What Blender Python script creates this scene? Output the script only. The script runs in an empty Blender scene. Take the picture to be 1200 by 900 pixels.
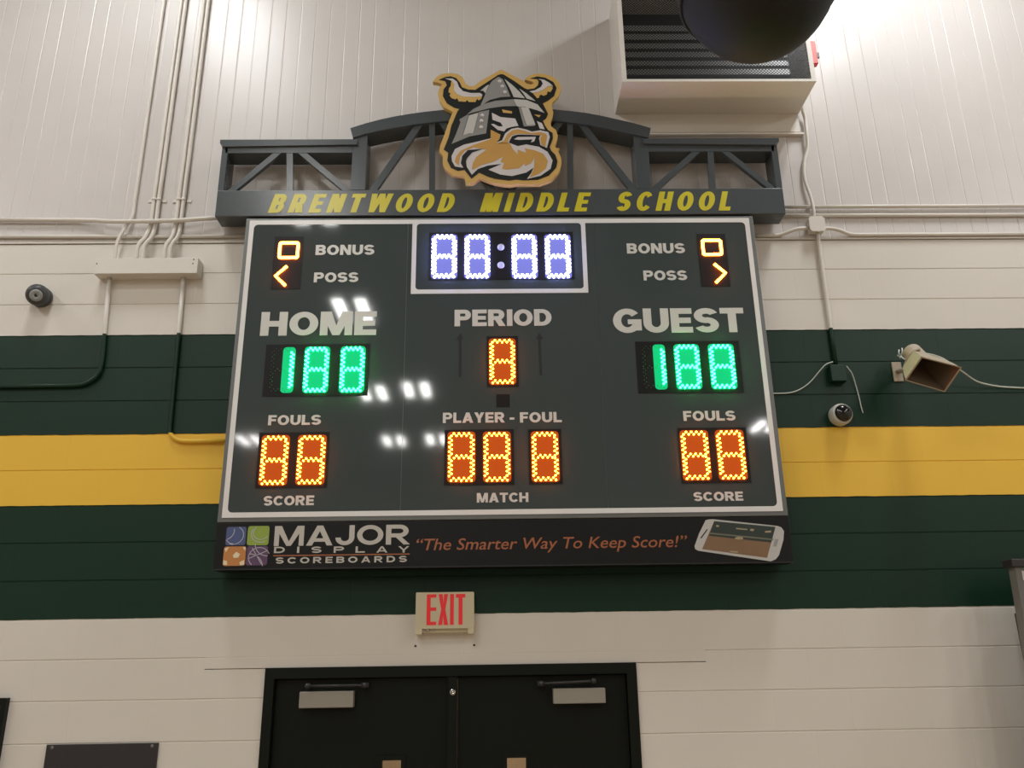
import bpy, bmesh, math, random
import numpy as np
from mathutils import Vector, Matrix
random.seed(4)
SC = bpy.context.scene
COL = SC.collection

# ------------------------------------------------------------------ camera
YAW, PITCH, ROLL = 0.0205186, 0.3180686, -0.0153135
DIST, FPX = 4.61883, 970.0
Z0 = 2.49                      # lower edge of the painted bands on the wall
CAMZ = Z0 - 0.21935
CRS = 0.2032                   # one block course
_cy, _sy, _cp, _sp = math.cos(YAW), math.sin(YAW), math.cos(PITCH), math.sin(PITCH)
FWD = Vector((_sy*_cp, _cy*_cp, _sp))
RT0 = Vector((_cy, -_sy, 0)); UP0 = RT0.cross(FWD)
RT = RT0*math.cos(ROLL) + UP0*math.sin(ROLL)
UP = UP0*math.cos(ROLL) - RT0*math.sin(ROLL)
CAM = Vector((0, -DIST, CAMZ))
cd = bpy.data.cameras.new('camera'); co = bpy.data.objects.new('camera', cd); COL.objects.link(co)
cd.sensor_fit = 'HORIZONTAL'; cd.sensor_width = 36; cd.lens = FPX/1200*36; cd.clip_start = .05; cd.clip_end = 200
co.matrix_world = Matrix(((RT.x, UP.x, -FWD.x, CAM.x), (RT.y, UP.y, -FWD.y, CAM.y), (RT.z, UP.z, -FWD.z, CAM.z), (0, 0, 0, 1)))
SC.camera = co

# ------------------------------------------------------------------ light and exposure
SC.view_settings.view_transform = 'Standard'; SC.view_settings.look = 'None'
SC.view_settings.exposure = 0.0; SC.view_settings.gamma = 1.0; SC.view_settings.use_curve_mapping = False
w = bpy.data.worlds.new('world'); SC.world = w; w.use_nodes = True
w.node_tree.nodes['Background'].inputs[0].default_value = (.5, .5, .5, 1)
w.node_tree.nodes['Background'].inputs[1].default_value = .2
LAMPZ, LAMPW = 7.62, 52.0
def strip_lamp(x, y, power, col=(1, .95, .87), sx=.17, sy=.95):
    l = bpy.data.lights.new('high_bay_lamp', 'AREA'); l.shape = 'RECTANGLE'; l.size = sx; l.size_y = sy
    l.energy = power; l.color = col
    o = bpy.data.objects.new('high_bay_lamp', l); COL.objects.link(o); o.location = (x, y, LAMPZ)
LAMPS = [(-2.3, -1.5), (2.85, -1.3), (-6.4, -1.5), (6.9, -1.4),
         (-2.3, -8.1), (5.4, -9.6), (-6.4, -8.1), (-2.3, -4.8), (-6.4, -4.8), (6.9, -4.8), (6.9, -8.1),  # outer lamps of the second row are unseen, added to hold the light level
         (-2.6, -12.5), (-1.66, -12.3), (-2.65, -16.6), (-1.53, -16.5), (-6.3, -16.4), (6.7, -15.5)]  # two far fixtures each doubled by an added lamp for the board's reflections
for lx, ly in LAMPS:
    tint = ((.97, .95, .99) if abs(lx) > 4 else (.97, .99, 1.0)) if ly > -2 else ((1, .97, .95) if abs(lx) > 4 else (1, .99, .95))
    for s in (-.18, .18):
        strip_lamp(lx+s, ly, LAMPW*(.6 if ly > -2 else .6 if ly > -5 else .66)*(1.35 if lx > 2 else 1), tint)

# ------------------------------------------------------------------ helpers
def P(u, v, d=0.0):
    """point of the plane y = -d seen at photo pixel (u, v)"""
    r = FWD + RT*((u-600)/FPX) + UP*((450-v)/FPX)
    return CAM + r*((-d + DIST)/r.y)
def PX(u, v, d=0.0):
    p = P(u, v, d); return (p.x, p.z)
def ray_plane(u, v, pt, n):
    r = FWD + RT*((u-600)/FPX) + UP*((450-v)/FPX)
    return CAM + r*((pt-CAM).dot(n)/r.dot(n))

def lin(c):
    return tuple(((x/255)/12.92 if x/255 <= .04045 else ((x/255+.055)/1.055)**2.4) for x in c)
def mat(name, col, rough=.5, metal=0, spec=.5, emit=None, estr=0, bump=0, bscale=60, coat=0, var=.06):
    m = bpy.data.materials.new(name); m.use_nodes = True
    nt = m.node_tree; b = nt.nodes['Principled BSDF']
    c = lin(col)
    b.inputs['Roughness'].default_value = rough; b.inputs['Metallic'].default_value = metal
    b.inputs['Specular IOR Level'].default_value = spec
    if coat: b.inputs['Coat Weight'].default_value = coat; b.inputs['Coat Roughness'].default_value = .08
    tc = nt.nodes.new('ShaderNodeTexCoord'); n = nt.nodes.new('ShaderNodeTexNoise')
    n.inputs['Scale'].default_value = bscale if bump else 6; n.inputs['Detail'].default_value = 4
    nt.links.new(tc.outputs['Object'], n.inputs['Vector'])
    mx = nt.nodes.new('ShaderNodeMix'); mx.data_type = 'RGBA'
    mx.inputs[6].default_value = (*[x*(1-var) for x in c], 1); mx.inputs[7].default_value = (*[min(1, x*(1+var)) for x in c], 1)
    nt.links.new(n.outputs['Fac'], mx.inputs[0]); nt.links.new(mx.outputs[2], b.inputs['Base Color'])
    if bump:
        bp = nt.nodes.new('ShaderNodeBump'); bp.inputs['Strength'].default_value = bump; bp.inputs['Distance'].default_value = .004
        nt.links.new(n.outputs['Fac'], bp.inputs['Height']); nt.links.new(bp.outputs['Normal'], b.inputs['Normal'])
    if emit:
        b.inputs['Emission Color'].default_value = (*emit, 1); b.inputs['Emission Strength'].default_value = estr
    return m

WHITE, GREEN, YELLOW = (219, 214, 205), (12, 46, 31), (236, 191, 70)
def band_mat(name, blocks=True, rough=.42):
    """paint that changes at the band heights: wall and the conduits painted with it"""
    m = bpy.data.materials.new(name); m.use_nodes = True
    nt = m.node_tree; L = nt.links.new; N = nt.nodes.new
    b = nt.nodes['Principled BSDF']; b.inputs['Roughness'].default_value = rough; b.inputs['Specular IOR Level'].default_value = .3
    geo = N('ShaderNodeNewGeometry'); sep = N('ShaderNodeSeparateXYZ'); L(geo.outputs['Position'], sep.inputs[0])
    nz = N('ShaderNodeTexNoise'); nz.inputs['Scale'].default_value = 9; L(geo.outputs['Position'], nz.inputs['Vector'])
    wob = N('ShaderNodeMath'); wob.operation = 'MULTIPLY_ADD'; wob.inputs[1].default_value = .008; wob.inputs[2].default_value = -.004
    L(nz.outputs['Fac'], wob.inputs[0])
    add = N('ShaderNodeMath'); L(sep.outputs['Z'], add.inputs[0]); L(wob.outputs[0], add.inputs[1])
    mr = N('ShaderNodeMapRange'); mr.inputs[1].default_value = Z0-CRS; mr.inputs[2].default_value = Z0+9*CRS
    L(add.outputs[0], mr.inputs[0])
    cr = N('ShaderNodeValToRGB'); cr.color_ramp.interpolation = 'CONSTANT'
    e = cr.color_ramp.elements
    e[0].position = 0; e[0].color = (*lin(WHITE), 1); e[1].position = .1; e[1].color = (*lin(GREEN), 1)
    for pos, c in ((.4, YELLOW), (.6, GREEN), (.9, WHITE)):
        q = e.new(pos); q.color = (*lin(c), 1)
    L(mr.outputs[0], cr.inputs[0])
    n2 = N('ShaderNodeTexNoise'); n2.inputs['Scale'].default_value = 1.7; n2.inputs['Detail'].default_value = 5
    L(geo.outputs['Position'], n2.inputs['Vector'])
    hs = N('ShaderNodeHueSaturation'); v = N('ShaderNodeMapRange'); v.inputs[3].default_value = .95; v.inputs[4].default_value = 1.05
    L(n2.outputs['Fac'], v.inputs[0]); L(v.outputs[0], hs.inputs['Value']); L(cr.outputs[0], hs.inputs['Color'])
    L(hs.outputs[0], b.inputs['Base Color'])
    if blocks:
        cmb = N('ShaderNodeCombineXYZ'); sh = N('ShaderNodeMath'); sh.inputs[1].default_value = -Z0 + 40*CRS
        shx = N('ShaderNodeMath'); shx.inputs[1].default_value = 20.1
        L(sep.outputs['Z'], sh.inputs[0]); L(sep.outputs['X'], shx.inputs[0])
        L(shx.outputs[0], cmb.inputs[0]); L(sh.outputs[0], cmb.inputs[1])
        br = N('ShaderNodeTexBrick'); br.inputs['Scale'].default_value = 1
        br.inputs['Brick Width'].default_value = .4064; br.inputs['Row Height'].default_value = CRS
        br.inputs['Mortar Size'].default_value = .004; br.inputs['Mortar Smooth'].default_value = .6
        br.inputs['Color1'].default_value = (1, 1, 1, 1); br.inputs['Color2'].default_value = (1, 1, 1, 1); br.inputs['Mortar'].default_value = (0, 0, 0, 1)
        L(cmb.outputs[0], br.inputs['Vector'])
        n3 = N('ShaderNodeTexNoise'); n3.inputs['Scale'].default_value = 120; n3.inputs['Detail'].default_value = 3
        L(geo.outputs['Position'], n3.inputs['Vector'])
        b1 = N('ShaderNodeBump'); b1.inputs['Strength'].default_value = .22; b1.inputs['Distance'].default_value = .003; L(br.outputs['Color'], b1.inputs['Height'])
        b2 = N('ShaderNodeBump'); b2.inputs['Strength'].default_value = .12; b2.inputs['Distance'].default_value = .002; L(n3.outputs['Fac'], b2.inputs['Height'])
        L(b1.outputs[0], b2.inputs['Normal']); L(b2.outputs[0], b.inputs['Normal'])
    return m

class MB:
    def __init__(s): s.bm = bmesh.new(); s.mi = 0
    def _face(s, vs):
        try:
            f = s.bm.faces.new(vs); f.material_index = s.mi; return f
        except ValueError: return None
    def hexa(s, a, b):
        """a, b: matching 4-point loops"""
        A = [s.bm.verts.new(p) for p in a]; B = [s.bm.verts.new(p) for p in b]
        s._face(A); s._face(B[::-1])
        for i in range(4): s._face((A[i], B[i], B[(i+1) % 4], A[(i+1) % 4]))
        return s
    def box(s, x0, x1, y0, y1, z0, z1, bev=0):
        n0 = set(s.bm.edges)
        s.hexa([(x0, y0, z0), (x1, y0, z0), (x1, y0, z1), (x0, y0, z1)], [(x0, y1, z0), (x1, y1, z0), (x1, y1, z1), (x0, y1, z1)])
        if bev:
            bmesh.ops.bevel(s.bm, geom=[e for e in s.bm.edges if e not in n0], offset=bev, segments=2, affect='EDGES', profile=.5)
        return s
    def prism(s, pts, y0, y1):
        """closed outline of (x, z) pushed from y0 to y1"""
        A = [s.bm.verts.new((x, y0, z)) for x, z in pts]; B = [s.bm.verts.new((x, y1, z)) for x, z in pts]
        fs = [s._face(A), s._face(B[::-1])]
        for f in fs:
            if f: f.normal_update()
        n = len(pts)
        for i in range(n): s._face((A[i], B[i], B[(i+1) % n], A[(i+1) % n]))
        bmesh.ops.triangulate(s.bm, faces=[f for f in fs if f], ngon_method='EAR_CLIP')
        return s
    def bar(s, p, q, wd, y0, y1):
        """flat bar in the x-z plane from p to q"""
        p, q = Vector(p), Vector(q); t = (q-p).normalized(); n = Vector((-t.y, t.x))*wd/2
        return s.prism([tuple(p+n), tuple(q+n), tuple(q-n), tuple(p-n)], y0, y1)
    def tube(s, pts, r, seg=10, caps=True):
        pts = [Vector(p) for p in pts]; rings = []; up = None
        for i, p in enumerate(pts):
            t = (pts[min(i+1, len(pts)-1)]-pts[max(i-1, 0)]).normalized()
            if up is None: up = t.orthogonal().normalized()
            up = (up - t*up.dot(t)).normalized(); sd = t.cross(up)
            rr = r[i] if isinstance(r, (list, tuple)) else r
            rings.append([s.bm.verts.new(p+(up*math.cos(a)+sd*math.sin(a))*rr) for a in [2*math.pi*k/seg for k in range(seg)]])
        for a, b in zip(rings, rings[1:]):
            for k in range(seg):
                f = s._face((a[k], a[(k+1) % seg], b[(k+1) % seg], b[k]))
                if f: f.smooth = True
        if caps: s._face(rings[0][::-1]); s._face(rings[-1])
        return s
    def lathe(s, prof, c, axis=(0, 0, 1), seg=32):
        """prof: (radius, height along the axis)"""
        c = Vector(c); ax = Vector(axis).normalized(); u = ax.orthogonal().normalized(); v = ax.cross(u); rings = []
        for r, h in prof:
            if r < 1e-5: rings.append([s.bm.verts.new(c+ax*h)]); continue
            rings.append([s.bm.verts.new(c+ax*h+(u*math.cos(a)+v*math.sin(a))*r) for a in [2*math.pi*k/seg for k in range(seg)]])
        for a, b in zip(rings, rings[1:]):
            for k in range(seg):
                k2 = (k+1) % seg
                if len(a) == 1 and len(b) == 1: continue
                if len(a) == 1: f = s._face((a[0], b[k2], b[k]))
                elif len(b) == 1: f = s._face((a[k], a[k2], b[0]))
                else: f = s._face((a[k], a[k2], b[k2], b[k]))
                if f: f.smooth = True
        return s
    def frame(s, o, i, y0, y1):
        """o, i: matching outlines (x, z), outer and inner"""
        n = len(o); Vn = lambda L, y: [s.bm.verts.new((x, y, z)) for x, z in L]
        A, B, C, D = Vn(o, y0), Vn(i, y0), Vn(o, y1), Vn(i, y1)
        for k in range(n):
            k2 = (k+1) % n
            s._face((A[k], A[k2], B[k2], B[k])); s._face((C[k], D[k], D[k2], C[k2]))
            s._face((A[k], C[k], C[k2], A[k2])); s._face((B[k], B[k2], D[k2], D[k]))
        return s
    def build(s, name, m, parent=None, origin=None):
        bmesh.ops.recalc_face_normals(s.bm, faces=s.bm.faces[:])
        if parent is not None: off = root_loc(parent)
        elif origin is not None: off = Vector(origin)
        else:
            xs = [v.co for v in s.bm.verts]
            off = Vector(((min(p.x for p in xs)+max(p.x for p in xs))/2, (min(p.y for p in xs)+max(p.y for p in xs))/2, min(p.z for p in xs)))
        bmesh.ops.translate(s.bm, vec=-off, verts=s.bm.verts[:])
        me = bpy.data.meshes.new(name); s.bm.to_mesh(me); s.bm.free()
        for q in (m if isinstance(m, (list, tuple)) else [m]): me.materials.append(q)
        o = bpy.data.objects.new(name, me); COL.objects.link(o)
        if parent is not None: o.parent = parent
        else: o.location = off
        return o
def root_loc(o):
    while o.parent: o = o.parent
    return o.location.copy()
def tag(o, label=None, cat=None, group=None, kind=None):
    for k, v in (('label', label), ('category', cat), ('group', group), ('kind', kind)):
        if v: o[k] = v
    return o
def thing(name, loc, label, cat, group=None):
    o = bpy.data.objects.new(name, None); COL.objects.link(o); o.location = loc; o.empty_display_size = .1
    return tag(o, label, cat, group)
def struct(o): return tag(o, kind='structure')

def text(body, box, y, m, name, parent, off=.0, shear=0, space=1.0, depth=.001, res=3, bold=0):
    """lettering fitted into box = (x0, x1, z0, z1) on the plane y"""
    cu = bpy.data.curves.new('lettering', 'FONT'); cu.body = body; cu.size = 1; cu.offset = off; cu.shear = shear
    cu.space_character = space; cu.extrude = .5; cu.resolution_u = res
    t = bpy.data.objects.new('lettering', cu); COL.objects.link(t)
    dg = bpy.context.evaluated_depsgraph_get(); me = bpy.data.meshes.new_from_object(t.evaluated_get(dg))
    bpy.data.objects.remove(t); bpy.data.curves.remove(cu)
    if bold:
        bm = bmesh.new()
        for i, dx in enumerate((-bold, 0, bold)):
            n0 = len(bm.verts); bm.from_mesh(me); bm.verts.ensure_lookup_table()
            for v in bm.verts[n0:]: v.co.x += dx; v.co.z += .03*(i-1)
        bm.to_mesh(me); bm.free()
    xs = [v.co.x for v in me.vertices]; ys = [v.co.y for v in me.vertices]
    ax, bx, ay, by = min(xs), max(xs), min(ys), max(ys)
    o = root_loc(parent)
    for v in me.vertices:
        c = v.co
        v.co = (box[0]+(c.x-ax)/(bx-ax)*(box[1]-box[0])-o.x, y-depth*(c.z+.5)-o.y, box[2]+(c.y-ay)/(by-ay)*(box[3]-box[2])-o.z)
    me.name = name; me.materials.clear(); me.materials.append(m)
    ob = bpy.data.objects.new(name, me); COL.objects.link(ob); ob.parent = parent
    return ob
def glyph_shapes(ch, s, h):
    """pieces of one heavy capital, height 1: stem width s, bar height h"""
    P_ = []; cnt = [0]
    def add(*pls):
        for pl in pls: P_.append((cnt[0], pl)); cnt[0] += 1
    q = lambda x0, x1, y0, y1: add([(x0, y0), (x1, y0), (x1, y1), (x0, y1)])
    def arc(cx, cy, rx, ry, a0, a1, n=14):
        for k in range(n):
            a, b = [math.radians(a0+(a1-a0)*j/n) for j in (k, k+1)]
            e = lambda t, u, v: (cx+u*math.cos(t), cy+v*math.sin(t))
            P_.append((cnt[0], [e(a, rx, ry), e(b, rx, ry), e(b, rx-s, ry-h), e(a, rx-s, ry-h)]))
        cnt[0] += 1
    w = .8
    if ch in 'EFL':
        w = .76 if ch == 'E' else .72; q(0, s, 0, 1)
        if ch != 'F': q(s, w, 0, h)
        if ch != 'L': q(s, w, 1-h, 1); q(s, w-.05, .5-h*.48, .5+h*.48)
    elif ch == 'H': w = .92; q(0, s, 0, 1); q(w-s, w, 0, 1); q(s, w-s, .5-h*.52, .5+h*.52)
    elif ch == 'I': w = s; q(0, s, 0, 1)
    elif ch == 'T': w = .84; q(0, w, 1-h, 1); q(w/2-s/2, w/2+s/2, 0, 1-h)
    elif ch == 'O': w = 1.0; arc(.5, .5, .5, .5, 0, 360, 36)
    elif ch == 'C': w = .94; arc(.5, .5, .5, .5, 38, 322, 30)
    elif ch == 'G': w = 1.0; arc(.5, .5, .5, .5, 38, 330, 30); q(.52, w, .36, .36+h*.85); q(w-s*.9, w, .1, .36+h*.85)
    elif ch == 'U': w = .9; q(0, s, .4, 1); q(w-s, w, .4, 1); arc(w/2, .4, w/2, .4, 180, 360, 20)
    elif ch == 'J': w = .72; q(w-s, w, .38, 1); arc(w/2, .38, w/2, .38, 180, 360, 20)
    elif ch == 'D': w = .92; q(0, s, 0, 1); q(s, .42, 0, h); q(s, .42, 1-h, 1); arc(.42, .5, .5, .5, -90, 90, 20)
    elif ch in 'PRB':
        w = .86; c = .52; q(0, s, 0, 1); r = .32 if ch != 'B' else .29; rx = w-c-(.03 if ch == 'B' else 0)
        q(s, c, 1-h, 1); q(s, c, 1-2*r, 1-2*r+h); arc(c, 1-r, rx, r, -90, 90, 16)
        if ch == 'R': w = .92; add([(.34, 1-2*r+.05), (.34+s*1.15, 1-2*r+.05), (w, 0), (w-s*1.2, 0)])
        if ch == 'B': q(s, c, 0, h); arc(c, r, w-c, r, -90, 90, 16)
    elif ch == 'S':
        w = .86; ry = .5*(.5+h*.52); arc(w/2, 1-ry, w/2, ry, 22, 270, 26); arc(w/2, ry, w/2, ry, 202, 450, 26)
    elif ch == 'N': w = .92; q(0, s, 0, 1); q(w-s, w, 0, 1); add([(0, 1), (s*1.1, 1), (w, 0), (w-s*1.1, 0)])
    elif ch == 'M':
        w = 1.12; q(0, s*.92, 0, 1); q(w-s*.92, w, 0, 1); m_ = w/2
        add([(0, 1), (s*1.3, 1), (m_+s*.42, 0), (m_-s*.42, 0)]); add([(w-s*1.3, 1), (w, 1), (m_+s*.42, 0), (m_-s*.42, 0)])
    elif ch == 'A': w = 1.0; add([(0, 0), (s*1.1, 0), (.5+s*.55, 1), (.5-s*.55, 1)], [(w-s*1.1, 0), (w, 0), (.5+s*.55, 1), (.5-s*.55, 1)]); q(.2, .8, .19, .19+h*.85)
    elif ch == 'Y': w = .92; add([(0, 1), (s*1.15, 1), (w/2+s*.5, .38), (w/2-s*.5, .38)], [(w-s*1.15, 1), (w, 1), (w/2+s*.5, .38), (w/2-s*.5, .38)]); q(w/2-s/2, w/2+s/2, 0, .42)
    elif ch == 'W':
        w = 1.36; a = [0, .34, .68, 1.02, 1.36]; t_ = s*.95
        add([(0, 1), (t_, 1), (.34+t_*.5, 0), (.34-t_*.5, 0)], [(.68-t_*.5, 1), (.68+t_*.5, 1), (.34+t_*.5, 0), (.34-t_*.5, 0)],
               [(.68-t_*.5, 1), (.68+t_*.5, 1), (1.02+t_*.5, 0), (1.02-t_*.5, 0)], [(w-t_, 1), (w, 1), (1.02+t_*.5, 0), (1.02-t_*.5, 0)])
    return P_, w
def block_text(body, box, y, m, name, parent, s=.27, h=.22, gap=.1, shear=0, depth=.0012, each=None):
    """heavy capitals drawn piece by piece, fitted into box; each = name of a part per letter"""
    x = 0; polys = []
    for c_i, ch in enumerate(body):
        sh, w_g = glyph_shapes(ch, s, h)
        polys += [(c_i, l, [((px+x)+shear*pz, pz) for px, pz in pl]) for l, pl in sh]; x += w_g+gap
    xs = [p[0] for _, _, pl in polys for p in pl]; a, b = min(xs), max(xs)
    def put(mb, l, pl):
        mb.prism([(box[0]+(px-a)/(b-a)*(box[1]-box[0]), box[2]+pz*(box[3]-box[2])) for px, pz in pl], y-depth-.00012*l, y)
    if each:
        for k in range(len(body)):
            mb = MB()
            for c_i, l, pl in polys:
                if c_i == k: put(mb, l, pl)
            mb.build(each, m, parent)
        return
    mb = MB()
    for c_i, l, pl in polys: put(mb, l, pl)
    return mb.build(name, m, parent)
def pbox(x0, x1, yt, yb, d):
    """world box of a caption whose left, right, top, bottom were read off the photo"""
    ym = (yt+yb)/2; xm = (x0+x1)/2
    return (P(x0, ym, d).x, P(x1, ym, d).x, P(xm, yb, d).z, P(xm, yt, d).z)
def rrect(x0, x1, z0, z1, r, n=5):
    out = []
    for cx, cz, a0 in ((x1-r, z1-r, 0), (x0+r, z1-r, 90), (x0+r, z0+r, 180), (x1-r, z0+r, 270)):
        for k in range(n+1):
            a = math.radians(a0+90*k/n); out.append((cx+r*math.cos(a), cz+r*math.sin(a)))
    return out
def smooth(pts, n=6):
    """Catmull-Rom through 3-D points"""
    pts = [Vector(p) for p in pts]; out = []
    q = [pts[0]*2-pts[1]]+pts+[pts[-1]*2-pts[-2]]
    for i in range(1, len(q)-2):
        for k in range(n):
            t = k/n; a, b, c, d = q[i-1:i+3]
            out.append(.5*((2*b)+(c-a)*t+(2*a-5*b+4*c-d)*t*t+(3*b-a-3*c+d)*t**3))
    out.append(pts[-1]); return out

# ------------------------------------------------------------------ materials
M = {}
M['block'] = band_mat('painted_block'); M['conduit'] = band_mat('painted_conduit', False, .38)
M['beige'] = mat('beige_paint', WHITE, .38, bump=.03, bscale=90)
M['panel'] = mat('beige_siding', (206, 201, 197), .34, spec=.4, bump=.05, bscale=3)
M['sign'] = mat('grey_sign_paint', (74, 80, 83), .24, spec=.45, bump=.02, bscale=40)
M['frame'] = mat('grey_frame', (104, 107, 105), .35, spec=.6)
M['face'] = mat('dark_grey_face', (68, 76, 76), .05, spec=.36, bump=.004, bscale=2.2, var=.03)
M['stripe'] = mat('light_grey_stripe', (224, 224, 222), .3)
M['caption'] = mat('grey_caption', (208, 207, 202), .3)
M['name'] = mat('yellow_lettering', (205, 194, 52), .3, var=.1)
M['gap'] = mat('dark_gap', (20, 20, 20), .6)
M['module'] = mat('led_module', (15, 13, 12), .5, spec=.25)
M['unlit'] = mat('unlit_led', (70, 95, 80), .3)
M['colon'] = mat('colon_lens', (205, 205, 215), .35)
M['led_green'] = mat('green_led', (30, 90, 50), .3, emit=(.007, 1, .13), estr=80)
M['led_orange'] = mat('orange_led', (110, 50, 20), .3, emit=(1, .15, .009), estr=80)
M['glare_green'] = mat('green_glare', (12, 12, 12), .6, spec=.15, emit=(0, .62, .2), estr=1)  # backing behind lit digits: even emission stands for glare around the LEDs
M['glare_orange'] = mat('orange_glare', (12, 12, 12), .6, spec=.15, emit=(.52, .07, .003), estr=1)
M['glare_white'] = mat('white_glare', (12, 12, 12), .6, spec=.15, emit=(.21, .22, .72), estr=1)
M['led_white'] = mat('white_led', (150, 150, 170), .3, emit=(.3, .33, 1), estr=60)
M['black'] = mat('black_print', (14, 14, 14), .45, spec=.3, var=.1)
M['plastic'] = mat('cream_plastic', (205, 195, 165), .45)
M['dgreen'] = mat('dark_green_enamel', (14, 20, 15), .45, spec=.2)
M['dark'] = mat('black_metal', (40, 40, 42), .4)
M['alu'] = mat('aluminium', (150, 145, 135), .5, metal=.2)
M['chrome'] = mat('chrome', (200, 200, 200), .15, metal=1)
M['grey_metal'] = mat('grey_metal', (105, 105, 103), .4)
M['gold'] = mat('gold_vinyl', (203, 166, 96), .4, var=.08)
M['beard'] = mat('beard_gold', (194, 150, 80), .4, var=.12)
M['ink'] = mat('ink_black', (26, 31, 31), .35)
M['silver'] = mat('silver_vinyl', (140, 140, 138), .35)
M['light'] = mat('light_silver_vinyl', (190, 189, 184), .35)
M['pale'] = mat('pale_vinyl', (205, 200, 200), .35)
M['horn'] = mat('beige_horn_plastic', (166, 154, 133), .5, bump=.05)
M['white'] = mat('white_plastic', (190, 190, 182), .35)
M['lens'] = mat('smoked_dome', (22, 22, 24), .06, spec=.6)
M['cable'] = mat('white_cable', (200, 205, 195), .5)
M['graphite'] = mat('graphite_plastic', (60, 63, 64), .45)
M['fabric'] = mat('black_fabric', (9, 15, 14), .75, bump=.1, bscale=200)
M['red'] = mat('red_plastic', (200, 60, 50), .4)
M['slat'] = mat('dark_glossy_slat', (165, 165, 165), .36, metal=.7)
M['tan'] = mat('tan_wall_paint', (190, 160, 125), .6)
M['floor'] = mat('maple_floor', (172, 150, 122), .35)
M['ceil'] = mat('grey_ceiling', (135, 135, 130), .7)

# ------------------------------------------------------------------ the hall
DX0, DZ1 = P(311.7, 783).x, Z0-.2575       # door frame outer edge, top
DX1 = P(745, 776.5).x
WT = .2
def wall_profile(za, zb, joints):
    """front profile (y, z) with a shallow mortar groove at every joint"""
    g, dp = .0045, .0035
    pr = [(0, za)]
    for j in joints:
        if za+g < j < zb-g: pr += [(0, j-g), (dp, j-g*.4), (dp, j+g*.4), (0, j+g)]
    return pr+[(0, zb)]
def wall_piece(mb, x0, x1, za, zb, joints):
    pr = wall_profile(za, zb, joints)
    A = [mb.bm.verts.new((x0, y, z)) for y, z in pr]; B = [mb.bm.verts.new((x1, y, z)) for y, z in pr]
    for i in range(len(pr)-1): mb._face((A[i], B[i], B[i+1], A[i+1]))
    a0, a1 = mb.bm.verts.new((x0, WT, za)), mb.bm.verts.new((x0, WT, zb)); b0, b1 = mb.bm.verts.new((x1, WT, za)), mb.bm.verts.new((x1, WT, zb))
    mb._face((a0, a1, b1, b0)); mb._face((A[0], a0, b0, B[0])); mb._face((A[-1], B[-1], b1, a1))
    mb._face(A+[a1, a0]); mb._face(B[::-1]+[b0, b1])
ZT = Z0+11*CRS
JT = [Z0+k*CRS for k in range(-13, 11)]
mb = MB()
XL, XR = -9.0, 9.0
LX0, LX1 = P(243, 750).x, P(825, 745).x
wall_piece(mb, XL, LX0, 0, ZT-.004, JT)
wall_piece(mb, LX1, XR, 0, ZT-.004, JT)
wall_piece(mb, LX0, LX1, DZ1, ZT-.004, [j for j in JT if j >= Z0-.01])
wall_piece(mb, LX0, DX0, 0, DZ1-.004, [j for j in JT if j < DZ1-.03])
wall_piece(mb, DX1, LX1, 0, DZ1-.004, [j for j in JT if j < DZ1-.03])
struct(mb.build('wall_back', M['block'], origin=(0, 0, 0)))
# siding above the blocks: vertical ribs with V grooves
mb = MB(); pr = []
k0 = int(-9/.1007)
pr.append((XL, 0))
for k in range(k0+2, int(9/.1007)-1):
    x = k*.1007 - .0005
    dp = .0006 if k % 3 == 2 else .0017
    pr += [(x-.005, 0), (x-.001, dp), (x+.001, dp), (x+.005, 0)]
pr.append((XR, 0))
A = [mb.bm.verts.new((x, y, ZT)) for x, y in pr]; B = [mb.bm.verts.new((x, y, 8.0)) for x, y in pr]
for i in range(len(pr)-1): mb._face((A[i], A[i+1], B[i+1], B[i]))
a0, a1 = mb.bm.verts.new((XL, WT, ZT)), mb.bm.verts.new((XL, WT, 8.0)); b0, b1 = mb.bm.verts.new((XR, WT, ZT)), mb.bm.verts.new((XR, WT, 8.0))
mb._face((a0, b0, b1, a1)); mb._face((A[0], B[0], a1, a0)); mb._face((A[-1], b0, b1, B[-1]))
struct(mb.build('wall_siding', M['panel'], origin=(0, 0, 0)))
# thin ledge where siding meets block
mb = MB(); mb.box(XL, XR, -.006, 0, ZT+.002, ZT+.012)
struct(mb.build('trim_1', M['beige'], origin=(0, 0, ZT)))
for nm, bx, m in (('floor', (XL, XR, -24, 3, -.1, 0), M['floor']), ('ceiling', (XL-.2, XR+.2, -24, WT, 8.0, 8.1), M['ceil']),
                  ('wall_left', (XL-.2, XL, -24, WT, 0, 8.0), M['beige']), ('wall_right', (XR, XR+.2, -24, WT, 0, 8.0), M['beige']),
                  ('wall_front', (XL-.2, XR+.2, -24.2, -24, 0, 8.1), M['beige'])):
    struct(MB().box(*bx).build(nm, m))
# corridor seen through the door glass
struct(MB().box(-2.5, 2.5, 2.2, 2.3, 0, 3).build('wall_corridor', M['tan']))
struct(MB().box(-2.5, 2.5, WT, 2.2, 2.7, 2.8).build('ceiling_corridor', M['ceil']))
lc = bpy.data.lights.new('corridor_lamp', 'AREA'); lc.size = 1.2; lc.energy = 26; lc.color = (1, .9, .75)
lo = bpy.data.objects.new('corridor_lamp', lc); COL.objects.link(lo); lo.location = (-.2, 1.3, 2.66)

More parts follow.
